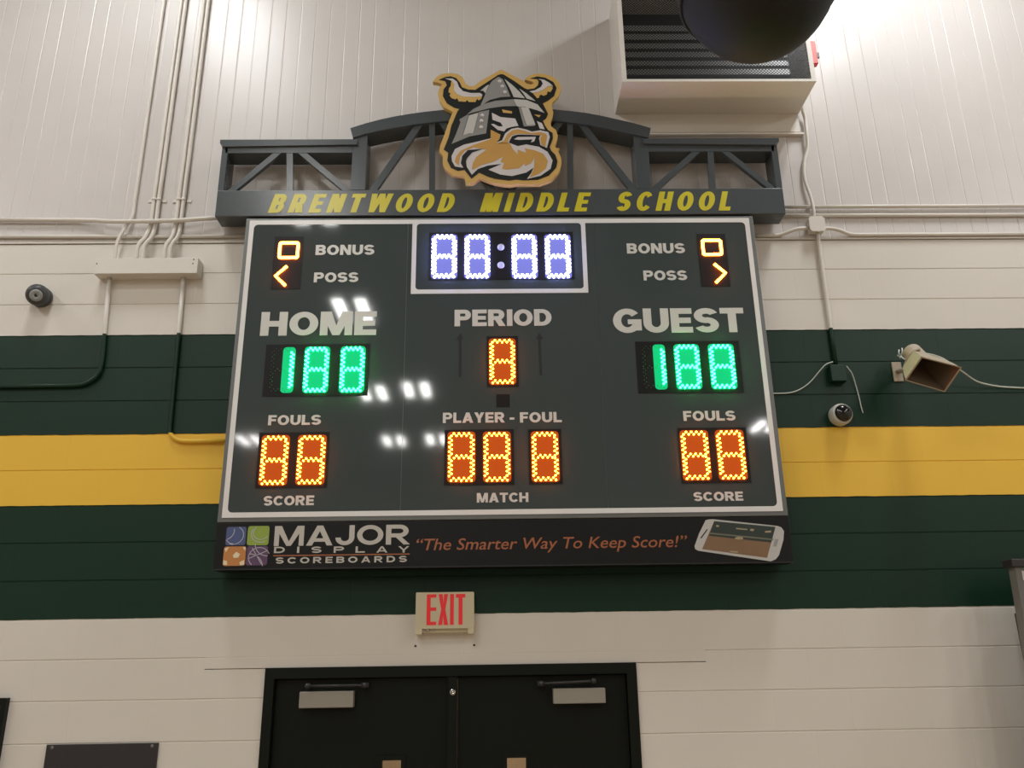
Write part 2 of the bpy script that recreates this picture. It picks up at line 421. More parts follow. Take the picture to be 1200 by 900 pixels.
# ------------------------------------------------------------------ scoreboard
BD = .165                                   # front of the board, distance off the wall
def rect_px(tl, tr, br, bl, d):
    p = [P(*q, d) for q in (tl, tr, br, bl)]
    return ((p[0].x+p[3].x)/2, (p[1].x+p[2].x)/2, (p[2].z+p[3].z)/2, (p[0].z+p[1].z)/2)
BX0, BX1, BZ0, BZ1 = rect_px((287.7, 257), (882.5, 252), (923.5, 604.5), (255, 612), BD)
sb = thing('scoreboard', (( BX0+BX1)/2, -BD/2, BZ0), 'large dark grey electronic scoreboard with lit green, orange and white digits', 'scoreboard')
mb = MB(); mb.box(BX0, BX1, -BD+.002, -.036, BZ0, BZ1, .004); mb.build('cabinet', M['frame'], sb)
S0 = rect_px((292.3, 258.3), (877.6, 255.7), (917.6, 599.2), (260.5, 606.7), BD)
S1 = rect_px((297.3, 263), (872.6, 260.8), (911.3, 593.7), (267.3, 600.2), BD)
seam1 = (P(477, 262, BD).x+P(470.5, 598, BD).x)/2; seam2 = (P(697.3, 300, BD).x+P(713, 594, BD).x)/2
for a, b in ((S0[0], seam1-.0015), (seam1+.0015, seam2-.0015), (seam2+.0015, S0[1])):
    MB().box(a, b, -BD, -BD+.006, S0[2], S0[3]).build('face_panel', M['face'], sb)
YF = -BD
# the light stripe round the face
def offs(o, r): return o
o_ = rrect(*S0, .002, 5); i_ = rrect(*S1, .025, 5)
MB().frame(o_, i_, YF-.0012, YF).build('border_stripe', M['stripe'], sb)
C0 = rect_px((483, 262), (685.8, 261), (689.3, 342.8), (481.8, 344.7), BD)
C1 = rect_px((488.3, 263), (681, 262), (683.8, 338), (487, 339.7), BD)
ztop = S0[3]-.002
MB().frame(rrect(C0[0], C0[1], C0[2], S1[3]+.001, .002, 5), rrect(C1[0], C1[1], C1[2], S1[3], .02, 5), YF-.0014, YF).build('clock_stripe', M['stripe'], sb)

def caption(body, x0, x1, yt, yb, off=.02, name='caption'):
    return block_text(body, pbox(x0, x1, yt, yb, BD), YF, M['caption'], name, sb, s=.29 if off > .022 else .27, h=.23 if off > .022 else .22, gap=.07 if off > .022 else .1)
caption('BONUS', 370, 438.7, 287, 298.7); caption('POSS', 368, 420, 319.3, 330.7)
caption('BONUS', 734.6, 802.5, 285.2, 297); caption('POSS', 754, 805, 317, 328.5)
caption('HOME', 305.7, 441.2, 365.3, 393, .026); caption('GUEST', 718.4, 872, 361.3, 389.8, .026)
caption('PERIOD', 532.7, 646.3, 362.7, 382, .024)
caption('FOULS', 314.4, 376.3, 486.4, 498); caption('SCORE', 309, 368, 581, 592.3)
caption('FOULS', 800.7, 861.7, 481.5, 493); caption('SCORE', 812.7, 870.7, 576.4, 587)
caption('PLAYER', 519, 591.5, 483.4, 495.4); caption('FOUL', 609.3, 658.2, 483, 495)
r = pbox(597.3, 602.8, 489.3, 491.7, BD); MB().box(r[0], r[1], YF-.001, YF, r[2], r[3]).build('dash', M['caption'], sb); caption('MATCH', 558.8, 619.2, 577.5, 588.6)

YM = YF-.002                                 # face of the LED modules
def module(tl, tr, br, bl, parent=sb):
    r = rect_px(tl, tr, br, bl, BD)
    MB().box(r[0], r[1], YM, YF+.001, r[2], r[3]).build('led_module', M['module'], parent)
def led(mb, x, z, r):
    mb.lathe([(r, 0), (r*.95, r*1.0), (r*.6, r*1.5), (0, r*1.75)], (x, YM, z), (0, -1, 0), 7)
def zigzag(p, q, n, am):
    """n dots from p to q, alternating either side of the line"""
    out = []
    dx, dz = q[0]-p[0], q[1]-p[1]; L = math.hypot(dx, dz); nx, nz = -dz/L, dx/L
    for i in range(n):
        t = i/(n-1); s = am if i % 2 else -am
        out.append((p[0]+dx*t+nx*s, p[1]+dz*t+nz*s))
    return out
def digit(tl, tr, br, bl, m, segs='abcdefg', unlit=None, dot=.0058):
    x0, x1, z0, z1 = rect_px(tl, tr, br, bl, BD)
    x0 += dot; x1 -= dot; z0 += dot; z1 -= dot
    am = (x1-x0)*.047; th = am
    zm = (z0+z1)/2; X0, X1, Z1, ZB = x0+th, x1-th, z1-th, z0+th
    gp = (x1-x0)*.17; gv = (x1-x0)*.16
    S = {'a': ((X0+gp*.2, Z1), (X1-gp*.2, Z1), 9), 'g': ((X0+gp*.9, zm), (X1-gp*.9, zm), 7), 'd': ((X0+gp*.2, ZB), (X1-gp*.2, ZB), 9),
         'f': ((X0, Z1-gv*.9), (X0, zm+gv*.2), 9), 'b': ((X1, Z1-gv*.9), (X1, zm+gv*.2), 9),
         'e': ((X0, zm-gv*.5), (X0, ZB+gv*.9), 9), 'c': ((X1, zm-gv*.5), (X1, ZB+gv*.9), 9)}
    glare = {'green_led': 'glare_green', 'orange_led': 'glare_orange', 'white_led': 'glare_white'}[m.name]
    xa = x0-.011 if len(segs) == 7 else x1-.06
    if len(segs) < 7: MB().box(x0-.008, xa, YM-.0008, YM, z0-.008, z1+.008).build('digit_blank', M['module'], sb)
    dg = MB().prism(rrect(xa, x1+.011, z0-.011, z1+.011, .02, 4), YM-.0008, YM).build('digit_glare', M[glare], sb)  # glowing sheet behind the segments, added for the glare between dots
    for k, (p, q, n) in S.items():
        lit = k in segs
        if not lit and not unlit: continue
        mb = MB()
        for x, z in zigzag(p, q, n, am): led(mb, x, z, dot if lit else dot*.45)
        sg = mb.build('segment', m if lit else unlit, dg)
        if not lit: sg['label'] = 'unlit segment'
G, O_, W_ = M['led_green'], M['led_orange'], M['led_white']
# game clock
module((503.3, 272.6), (671.5, 272.2), (672.5, 327.4), (502.3, 328))
for a, b in ((506, 535.4), (544.6, 574), (600, 629.2), (639, 668.6)):
    digit((a+.3, 275.8), (b-.3, 275.5), (b+.3, 326), (a-.3, 326.4), W_, dot=.0078)
for v in (290, 311):
    p = P(587, v, BD); MB().lathe([(.021, 0), (.021, .003), (.017, .005), (0, .005)], (p.x, YM, p.z), (0, -1, 0), 24).build('colon_dot', M['colon'], sb)
# scores
module((312, 403.7), (433.3, 403.3), (430.7, 463.7), (307.7, 464.7))
digit((319, 408), (346, 408), (342.5, 459.5), (314, 460), G, 'bc', M['unlit'], dot=.0066)
digit((358.6, 407.3), (386.6, 407), (383.2, 459.6), (354.8, 460), G, dot=.0066); digit((400.6, 407), (428.6, 406.6), (425, 459.4), (397.5, 459.8), G, dot=.0066)
module((744, 400.3), (867, 399.7), (870, 460), (748.3, 460.7))
digit((751, 405), (778.3, 404.7), (781.3, 455.6), (754.3, 456), G, 'bc', M['unlit'], dot=.0066)
digit((790, 404.6), (818.4, 404.4), (821.8, 455.4), (793.5, 455.8), G, dot=.0066); digit((830.5, 404.3), (859, 404), (862.8, 455.2), (834, 455.6), G, dot=.0066)
# fouls, period, player
module((304, 507.3), (386, 506.2), (383.3, 571.2), (299.3, 572.3))
digit((308.3, 511.3), (339, 511), (335.3, 568), (303.8, 568.3), O_); digit((350.4, 510.9), (382, 510.6), (379.2, 567.2), (347.2, 567.5), O_)
module((793.7, 501.7), (873.8, 500.8), (880.4, 565.6), (799, 566.5))
digit((797.2, 505.5), (828.6, 505.2), (833, 562), (801.4, 562.3), O_); digit((839, 505), (870, 504.7), (875, 561.5), (843, 561.8), O_)
module((570.8, 394.2), (606.6, 394), (608, 453.2), (570.3, 453.6)); digit((574, 398), (603, 397.8), (604, 449.8), (573.8, 450), O_)
module((521.5, 503.6), (602, 503.2), (602.7, 567.8), (520.2, 569))
digit((525.9, 507.2), (556.3, 507), (555.8, 564.3), (524.8, 564.7), O_); digit((567, 507), (597.5, 506.7), (598, 564), (567, 564.3), O_)
module((619.3, 503.2), (657.2, 502.8), (659.6, 567.2), (619.8, 567.6)); digit((623.2, 506.7), (653.4, 506.5), (655, 563.7), (624, 564), O_)
# bonus and possession lights
def stroke(pts, m, closed=False, wd=.0135):
    mb = MB(); q = [P(*p, BD) for p in pts]
    q = [Vector((p.x, YM-.002, p.z)) for p in q]
    if closed:
        o = [(p.x, p.z) for p in q]; cx = sum(p[0] for p in o)/4; cz = sum(p[1] for p in o)/4
        x0 = min(p[0] for p in o); x1 = max(p[0] for p in o); z0 = min(p[1] for p in o); z1 = max(p[1] for p in o)
        mb.frame(rrect(x0, x1, z0, z1, wd*1.1, 4), rrect(x0+wd, x1-wd, z0+wd, z1-wd, wd*.3, 4), YM-.005, YM)
    else:
        mb.tube(q, wd*.5, 8)
    return mb
for qd, sq, arrow in ((((322, 277.3), (356, 277.7), (351.7, 338.7), (318, 338.8)), (327.2, 350, 283.8, 303.6), ((336.5, 312.3), (323, 323.7), (334.6, 335))),
                      (((816.4, 274.6), (849.4, 274), (856, 335.5), (821.7, 336)), (823, 845.2, 280.7, 299.8), ((836.8, 309.6), (850, 320.2), (838.9, 331.6)))):
    module(*qd)
    stroke([(sq[0], sq[2]), (sq[1], sq[2]), (sq[1], sq[3]), (sq[0], sq[3])], O_, True, .0155).build('bonus_light', O_, sb)
    stroke(arrow, O_, wd=.0165).build('possession_arrow', O_, sb)
# unlit arrows beside the period digit and the unlit square
for u0, u1, yt, yb in ((539.2, 539.2, 390.5, 442), (632, 634, 390, 439.5)):
    mb = MB(); a = Vector(PX(u0, yt+6, BD)); b = Vector(PX(u1, yb, BD)); mb.bar(a, b, .013, YF-.0015, YF)
    t = Vector(PX(u0, yt, BD)); mb.prism([tuple(t), (t.x+.019, t.y-.035), (t.x-.019, t.y-.035)], YF-.0016, YF)
    mb.build('period_arrow', M['gap'], sb)
r = pbox(581.7, 597.3, 462, 477, BD); MB().box(r[0], r[1], YF-.0015, YF, r[2], r[3]).build('unlit_square', M['module'], sb)

# ------------------------------------------------------------------ sponsor panel under the board
AZ0 = (P(252, 667, BD).z+P(929, 660.5, BD).z)/2
ad = thing('sponsor_panel', ((BX0+BX1)/2, -BD/2, AZ0), 'long black sponsor panel with logo squares, slogan and phone, under the scoreboard', 'sign')
MB().box(BX0, BX1, -BD+.004, -.036, AZ0, BZ0-.002, .003).build('panel', M['black'], ad)
MB().box(BX0, BX1, -BD-.0005, -BD+.004, AZ0, AZ0+.005).build('bottom_edge', M['dark'], ad)
YA = -BD+.004
adt = mat('ad_grey', (188, 184, 175), .35); ado = mat('ad_orange', (160, 95, 62), .35)
block_text('MAJOR', pbox(321.5, 480.5, 615.5, 638.8, BD), YA, adt, 'lettering', ad, s=.2, h=.2, gap=.1)
for ch, a, b in (('D', 321, 333.6), ('I', 348, 350.6), ('S', 364.8, 376.6), ('P', 391, 403), ('L', 416.6, 427.4), ('A', 441, 454), ('Y', 466.5, 479.5)):
    block_text(ch, pbox(a, b, 640.6-(a-321)*.004, 648-(a-321)*.004, BD), YA, adt, 'lettering', ad, s=.17, h=.22)
block_text('SCOREBOARDS', pbox(323, 476.7, 652.2, 659.5, BD), YA, adt, 'lettering', ad, s=.2, h=.22, gap=.42)
r = pbox(320, 480, 649.5, 650.8, BD); MB().box(r[0], r[1], YA-.001, YA, r[2], r[3]).build('rule', ado, ad)
text('\u201cThe Smarter Way To Keep Score!\u201d', pbox(488, 806, 629.3, 647.2, BD), YA, ado, 'slogan', ad, off=.004, shear=.22)
def icon(x0, x1, yt, yb, col):
    r = pbox(x0, x1, yt, yb, BD)
    return r, MB().prism(rrect(*r, .012, 3), YA-.001, YA).build('logo_square', mat('logo_print', col, .4), ad)
linem = mat('logo_line', (185, 185, 190), .4)
def arcs(r, curves, par, m=linem, wd=.0035):
    mb = MB()
    for c in curves:
        for a, b in zip(c, c[1:]):
            mb.bar((r[0]+a[0]*(r[1]-r[0]), r[2]+a[1]*(r[3]-r[2])), (r[0]+b[0]*(r[1]-r[0]), r[2]+b[1]*(r[3]-r[2])), wd, YA-.0018, YA-.001)
    mb.build('ball_mark', m, par)
def circ(cx, cy, R, a0, a1, n=10): return [(cx+R*math.cos(math.radians(a0+(a1-a0)*k/n)), cy+R*math.sin(math.radians(a0+(a1-a0)*k/n))) for k in range(n+1)]
r, o = icon(264.7, 288, 617.3, 639, (74, 86, 130)); arcs(r, [circ(.38, .55, .5, -110, 60), circ(-.1, .8, .5, -70, 10), [(.02, .3), (.2, .12), (.5, .06)]], o)
r, o = icon(289.8, 315, 616.3, 638.8, (140, 162, 66)); arcs(r, [circ(.62, .6, .45, 150, 300), circ(.62, .65, .36, 130, 330)], o)
r, o = icon(261.5, 287.5, 640.3, 663, (188, 126, 66))
mb = MB()
for pl in ([(.42, .55), (.58, .72), (.75, .6), (.68, .42), (.48, .4)], [(.03, .9), (.22, .97), (.1, .7)], [(.03, .05), (.03, .3), (.18, .25), (.22, .05)], [(.78, .03), (.75, .18), (.95, .3), (.97, .05)], [(.85, .95), (.97, .75), (.97, .97)]):
    mb.prism([(r[0]+a*(r[1]-r[0]), r[2]+b*(r[3]-r[2])) for a, b in pl], YA-.0018, YA-.001)
mb.build('ball_mark', mat('logo_cream', (225, 210, 180), .4), o)
r, o = icon(288.5, 313.3, 639.7, 662.5, (92, 64, 98)); arcs(r, [circ(.6, .42, .5, 20, 230), [(.25, .9), (.75, .05)], [(.1, .35), (.97, .75)], circ(1.0, 1.1, .62, 180, 270), circ(.1, -.1, .7, 5, 85)], o)
# printed phone
k = lambda L: [PX(800+x/9.23, 600+y/9.23, BD) for x, y in L]
MB().prism(k([(250, 88), (285, 78), (330, 77), (1030, 150), (1070, 165), (1098, 205), (1092, 300), (1045, 465), (1010, 510), (955, 533), (170, 418), (138, 400), (130, 370), (180, 230)]), YA-.001, YA).build('phone_print', mat('phone_print_white', (188, 186, 182), .35), ad)
MB().prism(k([(342, 98), (1005, 160), (915, 495), (212, 400)]), YA-.0016, YA-.001).build('phone_screen', mat('screen_brown', (128, 100, 72), .4, var=.2), ad)
MB().prism(k([(342, 98), (1005, 160), (960, 330), (287, 255)]), YA-.002, YA-.0016).build('phone_screen', mat('screen_dark', (45, 56, 50), .35, var=.2), ad)
MB().prism(k([(300, 222), (985, 290), (980, 305), (296, 237)]), YA-.0024, YA-.002).build('phone_screen', mat('screen_line', (110, 110, 95), .35), ad)
mb = MB()
for pl in ([(565, 278), (600, 265), (650, 272), (655, 295), (610, 300), (570, 292)], [(735, 180), (775, 185), (765, 207), (730, 202)], [(580, 172), (700, 183), (698, 195), (578, 184)], [(365, 140), (395, 145), (390, 162), (362, 158)], [(895, 205), (960, 200), (955, 222), (890, 222)], [(515, 418), (600, 425), (596, 442), (512, 434)]):
    mb.prism(k(pl), YA-.0029, YA-.0016)
mb.build('screen_marks', mat('screen_mark', (165, 150, 120), .4), ad)
MB().prism(k([(1000, 290), (1040, 294), (1018, 375), (980, 370)]), YA-.0014, YA-.001).build('phone_button', mat('phone_button_grey', (150, 150, 148), .35), ad)
MB().prism(k([(262, 185), (275, 187), (205, 285), (190, 282)]), YA-.0014, YA-.001).build('phone_earpiece', M['gap'], ad)

# ------------------------------------------------------------------ truss header with the school name
HX0, HX1, HZ0, HZT = rect_px((256, 223), (916.5, 221.5), (920.8, 250.2), (251.7, 254.2), BD)
HX0 = P(251.7, 254.2, BD).x; HX1 = P(920.8, 250.2, BD).x
HZ0 = max((P(251.7, 254.2, BD).z+P(920.8, 250.2, BD).z)/2, BZ1+.002)
hd = thing('truss_header', ((HX0+HX1)/2, -BD/2, HZ0), 'dark grey truss-shaped header with yellow school name, on top of the scoreboard', 'sign')
yF, yB = -BD-.004, -.036
MB().box(HX0, HX1, yF, yB, HZ0, HZT, .003).build('name_board', M['sign'], hd)
zc0 = (P(300, 179.7, BD).z+P(860, 178, BD).z)/2      # under side of the side chords
zc1 = (P(300, 171.5, BD).z+P(860, 169.7, BD).z)/2
zc2 = (P(300, 166, BD).z+P(860, 163.3, BD).z)/2      # top of the caps
tx = [P(412.4, 190, BD).x, P(429.5, 190, BD).x, P(744.3, 190, BD).x, P(760.9, 190, BD).x]
pL1 = P(266.7, 182, BD).x; pR0 = P(904.2, 180, BD).x
for a, b in ((HX0+.02, tx[0]), (tx[3], HX1-.02)):
    MB().box(a, b, yF, yB, zc0, zc1, .002).build('chord', M['sign'], hd)
MB().prism([(HX0-.012, zc2), (HX0-.012, zc1+.012), (HX0+.018, zc1-.012), (tx[0]+.03, zc1-.0), (tx[0]+.03, zc2)], yF-.014, yB).build('cap', M['sign'], hd)
MB().prism([(HX1+.012, zc2), (HX1+.012, zc1+.012), (HX1-.018, zc1-.012), (tx[3]-.03, zc1-.0), (tx[3]-.03, zc2)], yF-.014, yB).build('cap', M['sign'], hd)
MB().box(HX0+.0, pL1, yF, yB, HZT, zc1-.002, .002).build('post', M['sign'], hd)
MB().box(pR0, HX1-.0, yF, yB, HZT, zc1-.002, .002).build('post', M['sign'], hd)
# arch
def arc_pts(px): return [PX(u, v, BD) for u, v in px]
top = [(411, 152), (429, 146.3), (447, 141.6), (464, 138), (482, 135), (500, 132.6), (517, 130.8), (550, 128.4), (583, 127.5), (616, 128.2), (649, 130), (668, 131.8), (687, 134.2), (705, 137.6), (722, 141.4), (742, 146), (762, 151.7)]
bot = [(414, 163), (429, 158.3), (447, 154.2), (464, 151), (482, 148), (500, 145.6), (517, 143.8), (550, 141.2), (583, 140.3), (616, 141), (649, 143), (668, 145), (687, 147.5), (705, 151), (722, 154.6), (742, 159), (760, 163.5)]
MB().prism(arc_pts(top)+arc_pts(bot)[::-1], yF-.012, yB).build('arch', M['sign'], hd)
for a, b, v in ((tx[0], tx[1], 158), (tx[2], tx[3], 158)):
    MB().box(a, b, yF, yB, HZT, P(583, v, BD).z, .002).build('tower_post', M['sign'], hd)
yb2 = yF+.03
def web(p, q, wd, nm): MB().bar(PX(*p, BD), PX(*q, BD), wd, yF+.002, yb2).build(nm, M['sign'], hd)
web((339.6, 176), (339.6, 226), .038, 'upright'); web((328, 177), (269, 225.5), .036, 'diagonal'); web((351.5, 177), (410, 226), .036, 'diagonal')
web((832.3, 174), (835.5, 225), .038, 'upright'); web((819, 175), (764, 224.5), .036, 'diagonal'); web((846.5, 175), (905, 221), .036, 'diagonal')
web((506.3, 142), (506.3, 226), .036, 'upright'); web((668, 142), (668.4, 226), .036, 'upright')
web((493, 143.5), (436, 224), .042, 'diagonal'); web((680, 143.5), (743.5, 224), .042, 'diagonal')
web((517, 142), (578, 224), .042, 'diagonal'); web((657, 142), (596, 224), .042, 'diagonal')
for body, x0, x1, yt, yb in (('BRENTWOOD', 315, 533, 227.6, 249.3), ('MIDDLE', 562, 693.3, 226.4, 248.4), ('SCHOOL', 722.3, 855.3, 225, 247.4)):
    block_text(body, pbox(x0, x1, yt, yb, BD), yF, M['name'], 'school_name', hd, s=.37, h=.2, gap=.36, shear=.36, depth=.0015, each='name_letter')

# ------------------------------------------------------------------ warrior emblem
ED = BD+.05
A_ = lambda x, y: (505+x/12.857, 80+y/12.857)
B_ = lambda x, y: (580+x/12.857, 80+y/12.857)
C_ = lambda x, y: (505+x/12, 145+y/12)
D_ = lambda x, y: (580+x/12, 145+y/12)
E_ = lambda x, y: (500+x/6, 75+y/6)
def tr(f, L): return [f(*p) for p in L]
gold = tr(A_, [(30, 205), (80, 135), (150, 90), (230, 75), (310, 72), (400, 88), (470, 130), (505, 190), (530, 240), (580, 268), (650, 268), (720, 210), (800, 160), (1029, 35)]) + \
    tr(B_, [(60, 30), (95, 22), (130, 35), (300, 125), (440, 197), (490, 240), (545, 246), (592, 226), (560, 198), (500, 184), (450, 172), (500, 118), (600, 80), (720, 80), (860, 118), (960, 200), (1000, 305), (960, 420), (865, 515), (850, 570), (880, 660), (870, 730), (838, 800)]) + \
    tr(D_, [(790, 35), (860, 90), (885, 170), (868, 250), (845, 305), (860, 340), (912, 345), (885, 375), (930, 480), (935, 570), (905, 670), (800, 790), (640, 850), (400, 850), (320, 848), (200, 865), (0, 835)]) + \
    tr(C_, [(830, 815), (690, 760), (600, 835), (490, 840), (470, 740), (300, 715), (200, 640), (165, 560), (165, 440), (115, 390), (130, 300), (180, 180), (235, 20)]) + \
    tr(A_, [(275, 790), (330, 660), (300, 640), (200, 590), (130, 480), (105, 380), (125, 300), (170, 240), (110, 215)])
ink = tr(A_, [(120, 175), (220, 132), (300, 122), (380, 150), (430, 210), (470, 290), (560, 322), (670, 327), (740, 280), (1000, 112)]) + \
    tr(B_, [(30, 110), (90, 90), (130, 95), (300, 200), (440, 300), (490, 320), (590, 308), (648, 260), (660, 205), (640, 165), (530, 155), (640, 125), (760, 145), (880, 210), (930, 300), (890, 420), (800, 490), (720, 530), (800, 690), (770, 760), (722, 792)]) + \
    tr(D_, [(700, 20), (745, 90), (810, 130), (815, 210), (770, 330), (790, 380), (850, 440), (880, 530), (860, 620), (760, 730), (600, 790), (400, 797), (300, 785), (200, 800), (0, 775)]) + \
    tr(C_, [(800, 745), (680, 690), (570, 775), (470, 650), (380, 665), (280, 620), (230, 520), (245, 410), (180, 365), (250, 190), (290, 20)]) + \
    tr(A_, [(330, 820), (400, 650), (430, 615), (350, 595), (240, 530), (180, 420), (190, 320), (240, 260), (215, 195)])
def w_(L): return [PX(u, v, ED) for u, v in L]
cx, cz = PX(586, 150, ED)
em = thing('emblem_sign', (cx, -ED, PX(586, 216, ED)[1]), 'gold-edged horned warrior head emblem with a bushy beard, above the school name', 'sign')
MB().prism(w_(gold), -ED, -BD-.0175).build('outline_plate', M['gold'], em)
MB().prism(w_(ink), -ED-.002, -ED).build('ink_layer', M['ink'], em)
yE = -ED-.002
def layer(name, pieces, par=em, th=.002, y=None):
    """pieces: (material key, outline in photo pixels)"""
    mb = MB(); keys = []
    y = yE if y is None else y
    for kx, L in pieces:
        if kx not in keys: keys.append(kx)
        mb.mi = keys.index(kx); mb.prism(w_(L), y-th, y)
    return mb.build(name, [M[q] for q in keys], par)
layer('horn', [('pale', tr(A_, [(215, 158), (330, 162), (395, 210), (425, 290), (485, 352), (600, 378), (740, 377), (775, 402), (768, 424), (650, 438), (480, 430), (385, 390), (342, 330), (352, 245), (310, 192)])),
               ('gold', tr(A_, [(308, 194), (350, 247), (340, 332), (384, 393), (480, 433), (650, 441), (768, 427), (760, 462), (722, 490), (695, 463), (672, 514), (570, 514), (545, 482), (522, 510), (420, 503), (395, 452), (372, 474), (312, 455), (280, 412), (300, 386), (265, 365), (272, 310), (300, 270)]))])
layer('horn', [('pale', tr(B_, [(655, 165), (740, 180), (820, 225), (870, 270), (800, 275), (740, 320), (660, 360), (570, 378), (520, 352), (600, 338), (690, 290), (722, 235), (700, 190)])),
               ('gold', tr(B_, [(572, 382), (662, 364), (742, 324), (802, 280), (868, 280), (868, 312), (835, 365), (792, 352), (782, 400), (735, 420), (690, 402), (668, 420), (668, 448), (635, 455)]))])
hm = layer('helmet', [('silver', tr(E_, [(412, 215), (440, 150), (462, 120), (505, 92), (535, 110), (565, 170), (588, 232), (520, 235), (445, 255), (375, 300), (400, 245)])),
                      ('light', tr(E_, [(378, 190), (425, 152), (437, 150), (412, 208), (398, 190)])),
                      ('light', tr(E_, [(548, 108), (600, 148), (650, 195), (690, 243), (612, 235), (588, 180)])),
                      ('light', tr(E_, [(652, 176), (700, 208), (765, 262), (703, 245), (678, 208)])),
                      ('silver', tr(E_, [(285, 355), (330, 318), (400, 284), (480, 262), (608, 250), (628, 298), (540, 300), (440, 314), (360, 335)])),
                      ('light', tr(E_, [(611, 250), (700, 255), (780, 287), (828, 346), (770, 325), (715, 310), (690, 302), (650, 302), (630, 296)])),
                      ('silver', tr(E_, [(230, 392), (285, 360), (295, 358), (252, 505), (300, 490), (330, 490), (368, 340), (440, 325), (418, 490), (300, 512), (175, 565), (205, 498), (238, 412)])),
                      ('light', tr(E_, [(297, 364), (364, 345), (328, 488), (256, 503)]))])
for x, y in ((513, 125), (532, 161), (550, 201), (391, 365), (386, 403), (383, 447)):
    c = PX(*E_(x, y), ED); mb = MB(); mb.lathe([(.0125, 0), (.011, .004), (.006, .006), (0, .0065)], (c[0], yE-.002, c[1]), (0, -1, 0), 12); mb.build('rivet', M['pale'], hm)
layer('nose_guard', [('light', tr(E_, [(662, 306), (715, 308), (765, 430), (702, 433)])), ('silver', tr(E_, [(645, 304), (660, 306), (700, 434), (765, 432), (752, 440), (684, 442)]))], th=.0035)
layer('face', [('pale', tr(E_, [(458, 345), (520, 376), (622, 386), (645, 437), (600, 444), (562, 455), (545, 476), (500, 466), (453, 425), (472, 424), (505, 441), (537, 441), (520, 414), (463, 394)])),
               ('pale', tr(E_, [(775, 404), (810, 418), (830, 462), (795, 456)])),
               ('gold', tr(E_, [(530, 322), (600, 336), (600, 350), (537, 344)])), ('gold', tr(E_, [(755, 358), (802, 362), (790, 377)])),
               ('pale', tr(E_, [(613, 531), (640, 516), (768, 514), (756, 546), (733, 553), (745, 532), (650, 536)]))])
layer('moustache', [('pale', tr(E_, [(478, 558), (530, 540), (552, 490), (595, 459), (640, 450), (700, 463), (740, 478), (800, 468), (855, 481), (866, 515), (845, 592), (800, 572), (790, 525), (798, 504), (740, 500), (640, 498), (600, 510), (583, 540), (576, 560)])),]
      )
layer('moustache', [('beard', tr(E_, [(500, 562), (545, 540), (566, 498), (602, 470), (640, 462), (690, 474), (735, 488), (800, 482), (840, 495), (846, 515), (832, 585), (806, 570), (797, 525), (812, 505), (740, 496), (640, 492), (597, 504), (575, 535), (570, 562)]))], y=yE-.002, th=.001)
bd = [('pale', tr(E_, [(175, 650), (200, 600), (260, 570), (370, 545), (450, 525), (480, 558), (580, 556), (640, 580), (700, 568), (790, 585), (850, 620), (885, 680), (872, 738), (800, 788), (705, 810), (735, 770), (752, 730), (700, 765), (600, 790), (520, 780), (435, 745), (530, 704), (430, 716), (360, 740), (318, 780), (282, 725), (275, 670), (310, 622), (385, 602), (290, 610), (250, 650), (240, 700), (258, 732), (200, 722), (178, 685)]))]
layer('beard', bd)
layer('beard', [('beard', tr(E_, [(198, 690), (208, 652), (240, 612), (330, 572), (450, 530), (450, 465), (520, 500), (512, 530), (490, 556), (585, 560), (605, 600), (640, 640), (640, 605), (700, 628), (690, 595), (760, 610), (820, 635), (852, 685), (838, 738), (790, 775), (725, 800), (755, 735), (758, 660), (735, 700), (690, 720), (690, 700), (650, 735), (560, 745), (530, 738), (545, 700), (520, 690), (535, 655), (470, 690), (380, 715), (330, 745), (318, 740), (325, 700), (350, 655), (420, 605), (330, 590), (270, 612), (235, 655), (225, 715)]))], y=yE-.002, th=.001)
layer('beard', [('ink', tr(E_, [(258, 732), (243, 700), (250, 650), (290, 608), (395, 600), (320, 625), (285, 665), (275, 690), (283, 735)]))], y=yE-.003, th=.0006)

# ------------------------------------------------------------------ exit sign
xd = .07
r = rect_px((486, 695), (555.3, 692.8), (555.7, 741.8), (488, 744.3), xd)
ex = thing('exit_sign', ((r[0]+r[1])/2, -xd/2, r[2]), 'cream exit sign with red letters above the double doors', 'sign')
zc = P(520, 736.5, xd).z; e0, e1 = P(494.3, 740, xd).x, P(548.3, 738, xd).x
mb = MB(); mb.prism(rrect(r[0], r[1], zc, r[3], .005, 3), -xd, -.001)
mb.box(r[0]+.002, e0, -xd+.0005, -.001, r[2], zc-.0002); mb.box(e1, r[1]-.002, -xd+.0005, -.001, r[2], zc-.0002)
mb.box(e0, e1, -xd+.02, -.001, r[2]+.008, zc+.002)
mb.build('housing', M['plastic'], ex)
er = mat('exit_red', (190, 40, 40), .4, emit=(1, .03, .04), estr=.22)
def wbox(a, b, yt, yb): return pbox(a, b, yt, yb, xd)
zt, zb = P(522, 696.3, xd).z, P(522, 732.3, xd).z
def glyph(pl): MB().prism([(P(u, 714, xd).x, zb+(zt-zb)*h) for u, h in pl], -xd-.0015, -xd).build('letter', er, ex)
glyph([(500, 0), (511.3, 0), (511.3, .11), (504.6, .11), (504.6, .46), (511.2, .46), (511.2, .57), (504.6, .57), (504.6, .89), (511.3, .89), (511.3, 1), (500, 1)])
glyph([(513.7, 0), (518.4, 0), (519.3, .34), (520.4, 0), (525.3, 0), (521.8, .5), (525, 1), (520.3, 1), (519.4, .68), (518.6, 1), (513.9, 1), (517.1, .5)])
glyph([(527.4, 0), (531.8, 0), (531.8, 1), (527.4, 1)])
glyph([(537.4, 0), (542, 0), (542, .88), (545.2, .88), (545.2, 1), (534.2, 1), (534.2, .88), (537.4, .88)])
mb = MB(); c = P(501, 738.5, xd)
